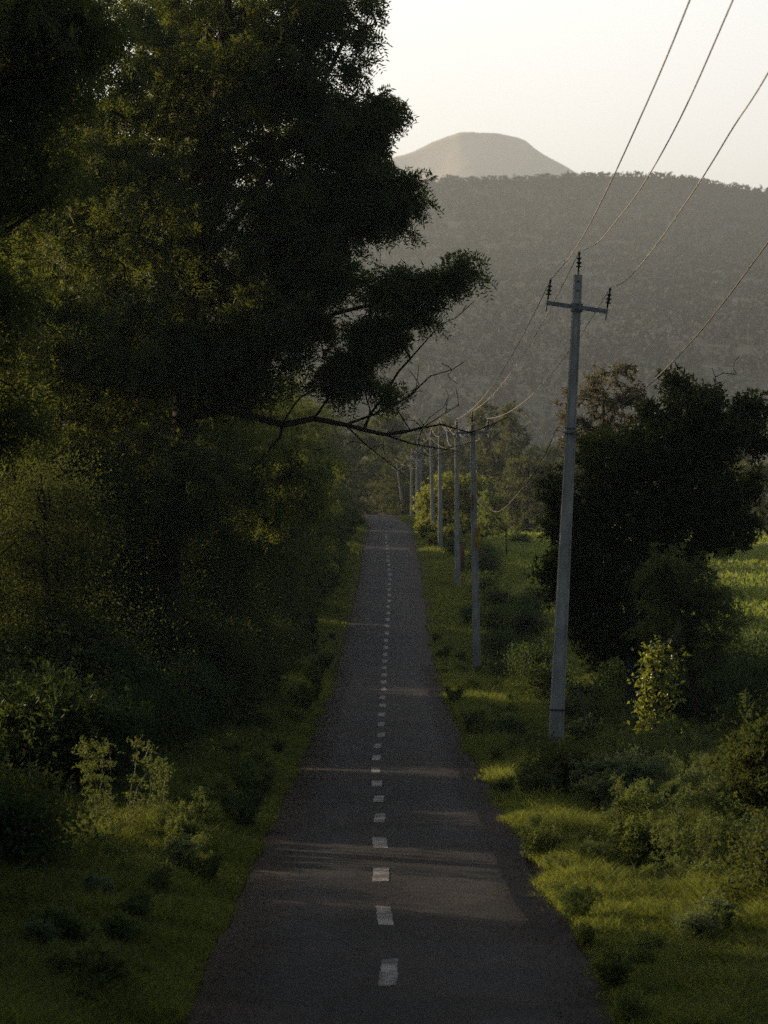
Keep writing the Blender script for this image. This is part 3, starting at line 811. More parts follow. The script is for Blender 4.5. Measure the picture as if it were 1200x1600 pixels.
# lime green bush behind the poles, in the sun
Yl = 158
lb = gbase(4.1, Yl)
puffs = [E(672, 790, Yl, 22, 30, 1.2, 60), E(695, 770, Yl, 26, 30, 1.4, 80), E(735, 768, Yl, 26, 30, 1.3, 80), E(715, 810, Yl, 40, 28, 1.6, 80), E(684, 825, Yl, 20, 20, 1, 40), E(748, 805, Yl, 20, 28, 1, 30)]
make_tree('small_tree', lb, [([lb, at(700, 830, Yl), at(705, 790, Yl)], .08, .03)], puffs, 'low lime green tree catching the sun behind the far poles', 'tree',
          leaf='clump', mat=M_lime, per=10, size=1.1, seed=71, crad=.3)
Yk = 150
lk = gbase(7.6, Yk)
make_tree('small_tree', lk, [([lk, at(790, 820, Yk)], .06, .03)], [E(768, 812, Yk, 24, 26, 1, 50), E(765, 785, Yk, 15, 12, .6, 20)],
          'small dark tree with a sunlit top just right of the second nearest pole', 'tree', leaf='clump', mat=M_herb, per=9, size=1.1, seed=72, crad=.28)

# --- right hand dark tree
Yr = 56
br = gbase(5.75, Yr)
paths = [([br, at(990, 1050, Yr), at(985, 960, Yr), at(1000, 850, Yr), at(1050, 740, Yr), at(1080, 640, Yr)], .13, .04),
         ([at(992, 1080, Yr), at(965, 960, Yr), at(930, 860, Yr), at(920, 760, Yr)], .08, .03),
         ([at(996, 1085, Yr), at(1010, 970, Yr), at(1060, 880, Yr), at(1120, 800, Yr)], .08, .03)]
puffs = [E(1080, 640, Yr, 50, 40, .8, 70), E(1130, 680, Yr, 55, 45, .9, 80), E(1040, 700, Yr, 75, 50, 1.2, 120), E(960, 720, Yr, 60, 45, 1.1, 80), E(1170, 640, Yr, 20, 14, .3, 10),
         E(1185, 690, Yr, 16, 14, .3, 9), E(1100, 770, Yr, 76, 56, 1.2, 110), E(1000, 800, Yr, 84, 56, 1.2, 110), E(915, 800, Yr, 42, 54, .9, 56), E(870, 760, Yr, 25, 20, .5, 16),
         E(1130, 830, Yr, 40, 30, .9, 50), E(940, 880, Yr, 60, 50, 1.1, 80), E(1020, 890, Yr, 80, 50, 1.2, 90), E(880, 900, Yr, 20, 50, .6, 24), E(930, 960, Yr, 40, 40, .8, 30), E(1040, 800, Yr, 115, 120, 1.0, 90), E(990, 950, Yr, 80, 45, 1, 80), E(900, 850, Yr, 32, 70, .8, 60),
         E(1056, 600, Yr, 12, 10, .2, 9), E(950, 1010, Yr, 34, 34, .6, 30), E(1030, 1010, Yr, 50, 40, .6, 40), E(905, 960, Yr, 22, 40, .5, 24), E(1170, 632, Yr, 14, 8, .2, 8), E(1188, 686, Yr, 10, 6, .2, 6), E(1178, 760, Yr, 12, 20, .3, 9), E(868, 820, Yr, 12, 20, .3, 9), E(862, 900, Yr, 10, 24, .3, 9), E(1168, 820, Yr, 14, 14, .3, 9), E(1010, 640, Yr, 10, 10, .2, 6)]
bare = [at(1145, 575, Yr), at(1155, 556, Yr), at(1118, 600, Yr), at(1112, 575, Yr), at(1150, 585, Yr)]
make_tree('shade_tree', br, paths, puffs, 'dense dark broad-leaved tree to the right of the nearest pole', 'tree', leaf='clump', mat=M_dark,
          per=13, size=.8, seed=81, crad=.24, bark=M_bark_pale, bare=bare, step=.3)
Yq = 50
bq = gbase(6.6, Yq)
make_tree('feathery_tree', bq, [([bq, at(1085, 1080, Yq), at(1075, 980, Yq), at(1080, 880, Yq)], .07, .02)],
          [E(1070, 905, Yq, 60, 40, .7, 50), E(1110, 960, Yq, 45, 50, .8, 50), E(1050, 970, Yq, 45, 45, .7, 34), E(1090, 1030, Yq, 40, 40, .7, 30), E(1030, 900, Yq, 25, 20, .3, 12)],
          'small feathery tree drooping in front of the dense dark tree', 'tree', per=14, size=.75, seed=82, crad=.22, mat=M_feather)
Yp = 78
bp_ = gbase(7.4, Yp)
make_tree('small_tree', bp_, [([bp_, at(950, 900, Yp), at(940, 760, Yp), at(945, 620, Yp)], .1, .03)],
          [E(960, 600, Yp, 45, 32, .9, 60), E(925, 640, Yp, 40, 36, .9, 56), E(990, 640, Yp, 30, 25, .6, 26), E(905, 690, Yp, 30, 45, .8, 40), E(885, 640, Yp, 10, 40, .3, 12), E(960, 700, Yp, 40, 40, .9, 40)],
          'reddish brown leafed tree showing behind the nearest pole', 'tree', leaf='clump', mat=M_flush, per=7, size=.75, seed=83, crad=.15, shell=.6)
Yw = 155
bw = gbase(22.2, Yw)
make_tree('small_tree', bw, [([bw, at(1135, 850, Yw), at(1128, 800, Yw)], .28, .1)], [E(1120, 800, Yw, 50, 40, 2, 90), E(1150, 770, Yw, 30, 30, 1.5, 40)],
          'stout leaning tree standing alone in the field at the right', 'tree', leaf='clump', mat=M_dark, per=10, size=1.3, seed=84, crad=.4)

# ------------------------------------------------------------------ undergrowth
def bush(name, label, Rr, H, n, leaf, mat, seed, size, group=None, cat='shrub', crad=.16, per=10, parts=('stem', 'foliage'), lumps=7, bark=None):
    rng = np.random.default_rng(seed)
    b = np.zeros(3); puffs = []; paths = [([b, np.array([0.02, 0, H * .5])], .025, .012)]
    for i in range(lumps):
        a = i * 2.4; rr = Rr * .55 * math.sqrt((i + .3) / lumps)
        hz = H * (.72 - .38 * (rr / Rr)) * rng.uniform(.7, 1.1)
        c = np.array([rr * math.cos(a), rr * math.sin(a), hz]); puffs.append((c, (Rr * .42, Rr * .42, H * .34), n // lumps))
    return make_tree(name, b, paths, puffs, label, cat, group, leaf, mat, bark, per, size, crad, (), seed, False, parts=parts, step=.25, n_side=4, rsc=.7, shell=.2)

ug = 'shrubs in the dense undergrowth along the left roadside'
ul = 'dark leafy shrub in the thicket along the left roadside'
u1 = bush('shrub', ul, 1.5, 2.4, 260, 'broad', M_broad, 101, .62, ug, per=44, crad=.2)
u2 = bush('shrub', ul, 1.3, 1.9, 240, 'clump', M_broad, 102, .55, ug, per=10, crad=.2)
u3 = bush('shrub', ul, 1.6, 3.0, 280, 'broad', M_dark, 103, .7, ug, per=44, crad=.22)
u1.location = gbase(-5.0, 39.6); u2.location = gbase(-4.1, 31.8); u3.location = gbase(-5.9, 41.2)
def blocked(x, y, r, h):
    z0 = float(ground_z(x, y))
    return blocks(x, y, r * .85, z0, z0 + h * .85)
rr = random.Random(3)
ub = [u1, u2, u3]
dims = [(1.5, 2.4), (1.3, 1.9), (1.6, 3.0)]
cnt = 0
y = 24.0
for bx, by in [(-5.2, 12), (-5.4, 15), (-5.6, 18), (-5.8, 20.5), (-6.5, 22.5), (-5.4, 9), (-7.2, 17), (-7.4, 13.5), (-7.5, 20.5), (-8, 24)]:  # unseen shrubs added left of the frame to shade the near road
    copy_thing(u3 if bx < -6 else u1, gbase(bx, by), bx * 3, 1.0)
while y < 205:
    for lane_x, jit in ((-1, .25), (-2.2, .4), (-3.8, .6), (-6.0, .9)):
        k = rr.randrange(3)
        edge = np.interp(y, [20, 30, 36, 50, 70, 120, 200], [-3.9, -3.9, -3.3, -2.7, -2.5, -2.35, -2.2])
        x = edge + (lane_x + 1) + rr.uniform(-jit, jit) - dims[k][0] * .55
        yy = y + rr.uniform(-.8, .8)
        s = rr.uniform(.55, .8) if lane_x == -1 else rr.uniform(.85, 1.25)
        if lane_x == -6.0: s *= 1.2
        if yy > 100: s *= 1.1
        x += road_x(yy) - .1
        for q_ in range(4):
            if not blocked(x, yy, dims[k][0] * s, dims[k][1] * s): break
            s *= .7
        else: continue
        copy_thing(ub[k], gbase(x, yy), rr.uniform(0, 6.3), s, scz=s * rr.uniform(.85, 1.2)); cnt += 1
    y += 1.9 if y < 70 else 3.2

# leafy wall: creepers hanging on the big tree's trunk and neighbours
cg = 'creeper curtains hanging under the left trees'
cl_ = 'dark creeper curtain hanging under the left trees'
rng = np.random.default_rng(5)
def curtain(seed):
    r = np.random.default_rng(seed)
    b = np.zeros(3); H = 5.0
    paths = [([b, np.array([.1, .1, 2.2]), np.array([0, 0, H])], .04, .02)]
    puffs = [(np.array([r.uniform(-.9, .9), r.uniform(-.5, .5), H * (.12 + .8 * i / 11)]), (.75, .55, .55), 26) for i in range(12)]
    return make_tree('creeper', b, paths, puffs, cl_, 'climbing plant', cg, 'broad', M_dark, None, 64, .45, .22, (), seed, False, parts=('stem', 'foliage'))
c1 = curtain(201); c2 = curtain(202)
c1.location = gbase(-5.6, 50); c2.location = gbase(-3.9, 58)
for i, (x, y) in enumerate([(-6.6, 43), (-7.6, 45), (-4.4, 55), (-6.5, 52), (-4.1, 64), (-5.6, 60), (-3.9, 72), (-4.0, 84), (-3.8, 96), (-7.8, 50), (-8.6, 56), (-6.2, 38), (-7.3, 39)]):
    s = .8 + .35 * rr.random()
    if not blocked(x, y, 1.2, 4.5): copy_thing(c1 if i % 2 else c2, gbase(x, y), rr.uniform(0, 6), s)

for i in range(34):
    yy = 37 + i * 1.4; xx = float(np.interp(yy, [30, 40, 60, 80], [-6.2, -5.0, -4.1, -3.9])) - rr.random() * 2.2
    s = .95 + .5 * rr.random()
    if not blocked(xx, yy, 1.0 * s, 4.6 * s): copy_thing(c1 if i % 2 else c2, gbase(xx, yy), rr.uniform(0, 6), s)
# dark rounded bush at the left edge
def one(root, x, y, rz=0, s=1): root.location = gbase(x, y); root.rotation_euler.z = rz; root.scale = (s, s, s)
one(bush('shrub', 'low dark rounded bush at the left edge beside the sunlit weeds', 1.0, 1.15, 240, 'broad', M_dark, 111, .6, per=40, crad=.15), -3.95, 24.4)
one(bush('shrub', 'dark round bush on the right verge below the nearest pole', .62, .95, 120, 'broad', M_dark, 112, .6, per=26, crad=.12), 2.75, 36.5)
one(bush('shrub', 'pale fuzzy grey-green bush right of the dark round bush', .85, .8, 170, 'clump', M_fuzz, 113, .33, per=16, crad=.13), 3.55, 36.0)
one(bush('shrub', 'tall dark leafy shrub at the right edge of the photo', 1.0, 2.0, 190, 'clump', M_dark, 114, .42, per=22, crad=.16), 4.75, 28.6)
one(bush('shrub', 'dark low shrub in the lower right corner', .8, 1.1, 130, 'broad', M_dark, 115, .5, per=34, crad=.16), 4.05, 23.8)
one(bush('weed_bush', 'pale leafy weed clump in the lower left corner', .5, .38, 90, 'clump', M_herb, 116, .22, per=16, crad=.1, cat='weed'), -2.3, 18.6)

def tall_weeds(label, x, y, n, h, spread, seed, head=True, mat=M_herb, group=None, name='tall_weed'):
    r = np.random.default_rng(seed)
    paths = []; puffs = []
    for i in range(n):
        a = r.uniform(0, 6.3); q = spread * r.random() ** .5
        p0 = np.array([q * .5 * math.cos(a), q * .5 * math.sin(a), 0]); hh = h * r.uniform(.6, 1)
        p1 = np.array([q * 1.2 * math.cos(a), q * 1.2 * math.sin(a), hh])
        paths.append(([p0, p0 * .6 + p1 * .4, p1], .006, .003))
        for k in range(4):
            t = .25 + .2 * k; puffs.append((p0 * (1 - t) + p1 * t, (.07, .07, .06), 3))
        if head: puffs.append((p1, (.11, .11, .06), 7))
    o = make_tree(name, np.zeros(3), paths, puffs, label, 'weed', group, 'clump', mat, M_stem, 8, .13, .05, (), seed, False, parts=('stem', 'foliage'), step=.15, n_side=4, rsc=.6, shell=0, tmin=.003, twig=.0016)
    o.location = gbase(x, y); return o
tall_weeds('tall feathery weed with branching seed heads above the sunlit left verge', -3.15, 28.2, 9, 1.2, .38, 121)
tall_weeds('shorter seed-headed weed beside the tall feathery weed on the left verge', -2.75, 29.3, 5, .9, .3, 122)
tall_weeds('small two-headed weed standing in the sunlit grass of the left verge', -2.2, 28.4, 6, .62, .2, 123)
tall_weeds('tall leafy weeds in the sunlit patch on the right verge', 3.45, 26.6, 20, .75, .42, 124)
tall_weeds('straw-coloured weed stalks on the right verge behind the sunlit grass', 2.9, 29, 9, .62, .35, 125, mat=M_grass)
wg = 'weed clumps on the right verge'
wlab = 'leafy green weed clump among the grass of the right verge'
w0 = tall_weeds(wlab, 4.1, 42, 18, .8, .6, 126, group=wg)
w1 = tall_weeds(wlab, 4.9, 40, 18, .7, .7, 127, head=False, group=wg)
for i in range(34):
    yy = 26 + i * 1.15; xx = 3.0 + (yy - 22) * .07 + rr.uniform(-.3, 1.6)
    if i > 22: xx = rr.uniform(3.6, 6.5)
    copy_thing(w0 if i % 2 else w1, gbase(xx, yy), rr.uniform(0, 6), rr.uniform(.6, 1.15))
lgp = 'weed clumps under the left thicket'
for i in range(26):
    yy = 22 + i * 1.5; xx = float(np.interp(yy, [20, 35, 60], [-3.2, -2.9, -2.3])) + rr.uniform(-.5, .2)
    if blocked(xx, yy, .3, .4): continue
    copy_thing(w1, gbase(xx, yy), rr.uniform(0, 6), rr.uniform(.45, .8), label='leafy green weed clump at the foot of the left thicket', group=lgp)

eg_ = 'small weeds crowding the edges of the road'
e0 = tall_weeds('small leafy weed crowding the edge of the road', 1.75, 27.6, 12, .42, .22, 151, head=False, mat=M_herb, group=eg_, name='edge_weed')
e1 = tall_weeds('small leafy weed crowding the edge of the road', -1.8, 30.5, 12, .5, .25, 152, head=True, mat=M_broad, group=eg_, name='edge_weed')
for i in range(150):
    yy = 17.5 + 70 * rr.random() ** 1.4; sg_ = rr.choice((-1, 1)); xx = sg_ * (1.78 + rr.random() ** 1.5 * (1.6 if sg_ > 0 else 1.0))
    copy_thing(e0 if rr.random() < .6 else e1, gbase(xx, yy), rr.uniform(0, 6), rr.uniform(.45, 1.0) * (.7 if yy < 27 else 1))

bg_ = 'low leafy bushes scattered over the right verge'
v0 = bush('weed_bush', 'low leafy bush among the tall grass of the right verge', .42, .55, 80, 'clump', M_herb, 161, .24, bg_, 'weed', per=16, crad=.1)
v1 = bush('weed_bush', 'low leafy bush among the tall grass of the right verge', .5, .65, 90, 'broad', M_broad, 162, .42, bg_, 'weed', per=26, crad=.1)
v2 = bush('weed_bush', 'low leafy bush among the tall grass of the right verge', .38, .7, 70, 'clump', M_fuzz, 163, .2, bg_, 'weed', per=16, crad=.08)
v0.location = gbase(3.3, 31); v1.location = gbase(3.9, 33.5); v2.location = gbase(3.0, 34)
for i in range(44):
    yy = 21 + 34 * rr.random() ** 1.1; xx = 2.3 + rr.random() * (.13 * yy - .3)
    copy_thing((v0, v1, v2)[i % 3 if yy > 28 else 2 * (i % 2)], gbase(xx, yy), rr.uniform(0, 6), rr.uniform(.5, 1.1) * (.65 if yy < 27 else 1))
for i in range(22):
    yy = 19 + 26 * rr.random(); xx = -2.1 - rr.random() * (.1 * yy - 1.1)
    copy_thing((v0, v2)[i % 2], gbase(xx, yy), rr.uniform(0, 6), rr.uniform(.35, .7), label='low leafy weed bush among the tall grass of the left verge', group='low weed bushes scattered over the left verge')

# vine covered post
Yv = 47.5
bv = gbase(5.35, Yv)
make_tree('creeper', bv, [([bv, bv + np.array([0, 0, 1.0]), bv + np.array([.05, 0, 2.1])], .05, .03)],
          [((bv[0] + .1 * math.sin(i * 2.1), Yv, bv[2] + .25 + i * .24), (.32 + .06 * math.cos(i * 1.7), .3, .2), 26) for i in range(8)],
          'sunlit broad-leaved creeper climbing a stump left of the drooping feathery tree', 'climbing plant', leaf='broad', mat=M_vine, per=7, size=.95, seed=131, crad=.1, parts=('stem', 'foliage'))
rg = 'shrubs behind the right verge'
rl = 'dark shrub in the low thicket behind the right verge'
q1 = bush('shrub', rl, 1.1, 1.5, 170, 'broad', M_broad, 141, .8, rg, per=22, crad=.16)
q1.location = gbase(8.0, 50)
for x, y, s in [(7.2, 47, .8), (8.9, 53, 1.1), (9.6, 57, 1.1), (7.6, 55, .9), (6.5, 53, .8), (4.7, 56, .6), (4.2, 62, .8), (4.3, 70, .9), (4.0, 82, .8), (4.2, 90, .9), (4.6, 100, .9),
                (4.6, 76, .9), (6.0, 60, .9), (5.1, 87, 1.0), (4.4, 108, .9), (4.9, 118, 1), (5.2, 126, 1), (3.9, 134, .8), (7.8, 43, .9), (6.6, 41, .7), (9.3, 48, 1), (5.9, 36, .8), (6.3, 33, .9), (5.4, 31.5, .7),
                (6.9, 54, .9), (7.9, 57, 1.1), (6.2, 56, .8), (8.9, 60, 1.2), (3.6, 74, .5), (3.5, 96, .6), (5.6, 95, .9), (6.4, 104, .8)]:
    copy_thing(q1, gbase(x, y), rr.uniform(0, 6), s)
sg = 'low sunlit bushes beside the far end of the road'
sl = 'low yellow-green bush beside the far end of the road'
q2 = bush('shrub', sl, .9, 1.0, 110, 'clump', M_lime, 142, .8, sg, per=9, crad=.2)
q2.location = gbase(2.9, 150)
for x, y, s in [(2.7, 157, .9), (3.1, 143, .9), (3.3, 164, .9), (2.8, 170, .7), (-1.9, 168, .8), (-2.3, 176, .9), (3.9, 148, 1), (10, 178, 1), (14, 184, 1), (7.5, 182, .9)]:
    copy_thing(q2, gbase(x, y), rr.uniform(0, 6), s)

# ------------------------------------------------------------------ grass
def grass_patch(n, xr, yr, hmin, hmax, wd, seed, keep=None, edge=1.5):
    r = np.random.default_rng(seed)
    y = yr[0] + (yr[1] - yr[0]) * r.random(n)
    sg_ = 1 if xr[1] > 0 else -1; lim = np.minimum(np.maximum(abs(xr[0]), abs(xr[1])), .17 * y + .6)
    x = sg_ * (1.2 + (lim - 1.2) * r.random(n))
    dx = x - road_x(y); e = edge + np.interp(y, [17, 30, 60], [.14, .06, -.04]) + (fbm(y, dx * 0 + (dx > 0) * 5.0, 1.4, 4) - .5) * .5 + r.normal(size=n) * .07
    ok = np.abs(dx) > e
    cl = fbm(x, y, 1.1, 21)
    ok &= r.random(n) < .3 + 1.1 * cl
    if keep is not None: ok &= keep(x, y)
    x, y, cl, dx, e = x[ok], y[ok], cl[ok], dx[ok], e[ok]; n = len(x)
    z = ground_z(x, y) - .01
    out = np.clip((np.abs(dx) - e) / .9, 0.0, 1)
    h = (hmin + (hmax - hmin) * (.25 * r.random(n) + .75 * cl ** 1.5 * 1.4)) * (.4 + .75 * out) * (.55 + .65 * vnoise(x, y, .6, 31)) * r.uniform(.6, 1.15, n) * np.where(r.random(n) < .03, 1.45, 1)
    a = r.uniform(0, 2 * np.pi, n); ln = r.uniform(.05, .55, n)
    lean = np.stack([np.cos(a) * ln, np.sin(a) * ln, np.ones(n)], 1)
    o = np.stack([x, y, z], 1)
    b = r.uniform(0, 2 * np.pi, n)
    sd_ = np.stack([np.cos(b), np.sin(b), np.zeros(n)], 1) * (wd * r.uniform(.45, 1.15, n))[:, None]
    m = o + unit(lean) * (h * .55)[:, None]
    tip = o + unit(lean + np.stack([np.cos(a), np.sin(a), -np.zeros(n) - .3], 1) * .4) * h[:, None]
    V = np.stack([o - sd_ * .5, o + sd_ * .5, m + sd_ * .35, tip, m - sd_ * .35], 1).reshape(-1, 3)
    T = np.repeat(np.clip(cl * 1.3 - .3 + r.normal(size=n) * .3, 0, 1), 5)
    return V, T
def grass_object(parts):
    V = np.concatenate([p[0] for p in parts]); T = np.concatenate([p[1] for p in parts])
    b = np.arange(0, len(V), 5)[:, None]
    return V, T, np.concatenate([b + [0, 1, 2], b + [0, 2, 4], b + [4, 2, 3]])
gp = [grass_patch(330000, (-5.2, -1.2), (16, 34), .09, .40, .010, 301),
      grass_patch(380000, (1.2, 6.2), (16, 34), .09, .42, .010, 302),
      grass_patch(120000, (-4.5, -1.2), (34, 75), .10, .44, .014, 303),
      grass_patch(190000, (1.2, 7.5), (34, 75), .10, .5, .014, 304),
      grass_patch(50000, (-3.4, -1.2), (75, 200), .1, .3, .035, 305),
      grass_patch(110000, (1.2, 8), (75, 200), .12, .4, .035, 306)]
V, T, Fc = grass_object(gp)
tag(link('grass', np_mesh('grass', V, Fc, T), M_grass), 'green grass growing thickly on both verges of the road', 'grass', kind='stuff')

# grit, litter and crumbs of earth along the tar's edges
def grit():
    r = np.random.default_rng(61); n = 26000
    y = 16 + 60 * r.random(n) ** 1.6; sd_ = np.where(r.random(n) < .5, -1, 1)
    x = road_x(y) + sd_ * (1.45 + (r.random(n) ** 1.0 - .62) * .75 * r.random(n) ** .4)
    z = np.maximum(road_z(y) + .012, ground_z(x, y)) + .003
    o = np.stack([x, y, z], 1); s0 = r.uniform(.004, .011, n) * (1 + y / 60)
    d = unit(np.stack([r.normal(size=n), r.normal(size=n), r.uniform(-.05, .6, n)], 1)); s = unit(np.cross(d, r.normal(size=(n, 3)) * .4 + np.array([0, 0, 1])))
    return kites(o, d, s, s0 * 1.5, s0, r.random(n))
V, T = grit()
M_grit = leaf_mat('grit_and_dead_leaf', (0.035, 0.026, 0.02), (0.11, 0.08, 0.055), (0.1, 0.07, 0.03), .1, .9, .1)
tag(link('roadside_litter', leaf_mesh('roadside_litter', V, T), M_grit), 'grit and dead leaves strewn along both edges of the road', 'litter', kind='stuff')

# field crop
def crop():
    r = np.random.default_rng(77); n = 170000
    y = 55 + (330 - 55) * r.random(n) ** 1.25
    x = 7.5 + r.random(n) * (y * .22 + 6)
    row = np.sin(y * 2.0 + x * .05)
    cl = fbm(x, y, 9, 5)
    ok = (r.random(n) < .35 + .5 * (row > -.2) + .3 * cl)
    x, y, cl = x[ok], y[ok], cl[ok]; n = len(x)
    h = (.15 + .35 * cl) * r.uniform(.5, 1.1, n)
    o = np.stack([x, y, ground_z(x, y) + h * .6], 1)
    d = unit(r.normal(size=(n, 3)) + np.array([0, 0, .8])); s = unit(np.cross(d, r.normal(size=(n, 3))))
    L = .16 + y * .0011
    return kites(o, d, s, L, L * .5, np.clip(cl + r.normal(size=n) * .2, 0, 1))
V, T = crop()
tag(link('field_crop', leaf_mesh('field_crop', V, T), M_crop), 'low green crop covering the field to the right of the road', 'crop', kind='stuff')

# far wood on the hillside
def wood():
    r = np.random.default_rng(88); n = 46000
    ny = 90
    u = r.uniform(-700, 700, n); v = r.random(n)
    nr = 1400; u[:nr] = r.uniform(-500, 600, nr); v[:nr] = r.uniform(.972, 1.0, nr)
    xi = (u + 900) / 1800 * 199; yi = v * (ny - 1)
    x0 = np.clip(xi.astype(int), 0, 198); y0 = np.clip(yi.astype(int), 0, ny - 2); fx = xi - x0; fy = yi - y0
    def s(A): return (A[y0, x0] * (1 - fx) + A[y0, x0 + 1] * fx) * (1 - fy) + (A[y0 + 1, x0] * (1 - fx) + A[y0 + 1, x0 + 1] * fx) * fy
    c = np.stack([s(HXg), s(HYg), s(HZg)], 1)
    R0 = r.uniform(1.8, 3.6, n)
    R0[:nr] = r.uniform(1.3, 3.4, nr) * (.6 + 1.1 * vnoise(u[:nr], u[:nr] * 0, 22, 4))
    k = 8
    d = unit(r.normal(size=(n * k, 3)) + np.array([0, 0, .35]))
    o = np.repeat(c, k, 0) + d * (np.repeat(R0, k) * r.uniform(.5, 1, n * k))[:, None] * np.array([1, 1, .8]) + np.array([0, 0, 1.2]) * np.repeat(R0, k)[:, None] * .6
    s_ = unit(np.cross(d, r.normal(size=(n * k, 3)))); d2 = unit(np.cross(s_, d) + d * .3)
    sz = np.repeat(R0, k) * .75
    tn = np.clip(np.repeat(r.random(n), k) + r.normal(size=n * k) * .1, 0, 1)
    return kites(o - d2 * sz[:, None] * .5, d2, s_, sz, sz * .8, tn)
V, T = wood()
tag(link('hillside_wood', leaf_mesh('hillside_wood', V, T), M_wood), 'hazy scrub wood covering the long hillside up to its ridge', 'woodland', kind='stuff')

# ------------------------------------------------------------------ poles
def insulator(parent, c, M, sc=1.0):
    m = MB()
    prof = [(0, .016), (.08, .016), (.085, .05), (.10, .062), (.115, .03), (.15, .026), (.165, .062), (.18, .056), (.195, .026), (.23, .022), (.245, .052), (.262, .046), (.275, .022), (.33, .018), (.35, .03), (.37, .022), (.40, .012)]
    m.lathe(c, [(z * sc, r * sc) for z, r in prof], 10, M)
    return m.build('insulator', M_porcelain, parent, smooth=True)

def utility_pole(x, y, top, label, zbase=None, w0=.30, w1=.155, d0=.2, d1=.13, arm_w=1.18, arm_tilt=5, arm_drop=.62, rot=0, full=True, phases=True):
    """top: world position of the top of the shaft. The pole leans from its foot to there."""
    foot = Vector((x, y, float(ground_z(x, y)) if zbase is None else zbase))
    ax = Vector(top) - foot; H = ax.length
    M = Matrix.Identity(3)
    q = Vector((0, 0, 1)).rotation_difference(ax.normalized())
    root = empty('utility_pole', foot, label, 'utility pole', 'concrete utility poles along the right side of the road')
    root.rotation_mode = 'QUATERNION'; root.rotation_quaternion = q
    m = MB(); n = 14; V = []
    for i in range(n + 1):
        t = i / n; zz = -0.6 + (H + .6) * t; wx = w0 + (w1 - w0) * t; wy = d0 + (d1 - d0) * t; ch = .02
        for a, b in ((-1, -1), (1, -1), (1, 1), (-1, 1)):
            V += [(a * wx / 2 - (ch * a if (a * b > 0) else 0), b * wy / 2 - (ch * b if (a * b < 0) else 0), zz),
                  (a * wx / 2 - (ch * a if (a * b < 0) else 0), b * wy / 2 - (ch * b if (a * b > 0) else 0), zz)]
    Fs = []
    for i in range(n):
        for k in range(8):
            k2 = (k + 1) % 8; Fs.append((i * 8 + k, i * 8 + k2, (i + 1) * 8 + k2, (i + 1) * 8 + k))
    Fs.append(tuple(n * 8 + k for k in range(8)))
    m.add(V, Fs); m.build('shaft', M_concrete, root)
    pts = []
    if full:
        zt = H - arm_drop; T = Matrix.Rotation(R(arm_tilt), 3, 'Y')
        yf = -(d1 / 2 + .045)
        m = MB()
        m.box((0, yf, zt), (arm_w, .008, .075), T)
        m.box(tuple(Vector((0, yf + .02, zt)) + T @ Vector((0, 0, .036))), (arm_w, .045, .008), T)
        m.box(tuple(Vector((0, yf + .02, zt)) - T @ Vector((0, 0, .036))), (arm_w, .045, .008), T)
        m.build('crossarm', M_steel, root)
        m = MB()
        for dz in (-.03, .03): m.box((0, 0, zt + dz * 2), (w1 + .07, d1 + .05, .03))
        m.box((0, 0, zt + .06), (.035, d1 + .2, .02)); m.build('clamp', M_steel, root)
        for sx in (-1, 1):
            p = Vector((0, yf, zt)) + T @ Vector((sx * (arm_w / 2 - .02), 0, -.0))
            m = MB(); m.tube([p + T @ Vector((0, 0, -.17)), p + T @ Vector((0, 0, .10))], .014, 6); m.build('pin', M_steel, root)
            insulator(root, tuple(p + T @ Vector((0, 0, .07))), T)
            pts.append(p + T @ Vector((0, 0, .45)))
        m = MB(); m.tube([(0, -.02, H - .12), (0, -.02, H + .10)], .016, 6); m.build('pin', M_steel, root)
        insulator(root, (0, -.02, H + .06), Matrix.Identity(3), 1.0)
        pts.insert(1, Vector((0, -.02, H + .44)))
    Mw = Matrix.Translation(foot) @ q.to_matrix().to_4x4()
    return root, [Mw @ p for p in pts], H, Mw

tops = {}
p1, a1, H1, Mw1 = utility_pole(3.25, 46, at(903, 430, 46), 'nearest and tallest concrete utility pole, leaning right, with a steel crossarm', arm_tilt=5.5)
# band, bolts and stencilled ring of the near pole
m = MB()
for dz in (.13, .30): m.tube([(0.0, -.075, H1 - dz), (0.0, -.085, H1 - dz)], .02, 8)
m.build('bolt', M_blackpaint, p1)
zb = (1140 - 661) / (1140 - 430) * H1
m = MB(); m.box((0, 0, zb), (.30, .19, .03)); m.box((0, 0, zb + .10), (.235, .185, .02)); m.build('band', M_steel, p1)
m = MB(); m.box((0, 0, .95), (.292, .203, .02)); m.build('painted_ring', M_blackpaint, p1)
p2, a2, H2, Mw2 = utility_pole(3.0, 78, at(738, 664, 78), 'second nearest utility pole, marked with red paint and a yellow rag', zbase=CAMZ - 310 * 78 / F, w0=.27, w1=.16, arm_w=1.05, arm_tilt=0, arm_drop=.25)
zr = H2 * (1050 - 785) / 385
m = MB(); m.box((-.05, -.004, zr), (.07, .178, .5)); m.build('painted_mark', M_redpaint, p2)
p3, a3, H3, _ = utility_pole(3.5, 115, at(713, 672, 115), 'third utility pole, slim and in dark shade just left of the rag-marked pole', zbase=CAMZ - 178 * 115 / F, arm_w=1.1, arm_tilt=2, arm_drop=.3)
p4, a4, H4, _ = utility_pole(3.26, 140, at(687, 666, 140), 'fourth utility pole, rising out of the lime green tree', arm_w=1.0, arm_tilt=-3, arm_drop=.5)
p5, a5, H5, _ = utility_pole(3.16, 155, at(673, 686, 155), 'fifth utility pole, sunlit, left of the lime green tree', zbase=CAMZ - 104 * 155 / F, arm_w=1.0, arm_tilt=4, arm_drop=.5)
p6, a6, H6, _ = utility_pole(2.75, 172, at(656, 700, 172), 'sixth utility pole, right-hand one of the close pair', zbase=CAMZ - 96 * 172 / F, arm_w=1.0, arm_tilt=-5, arm_drop=.5)
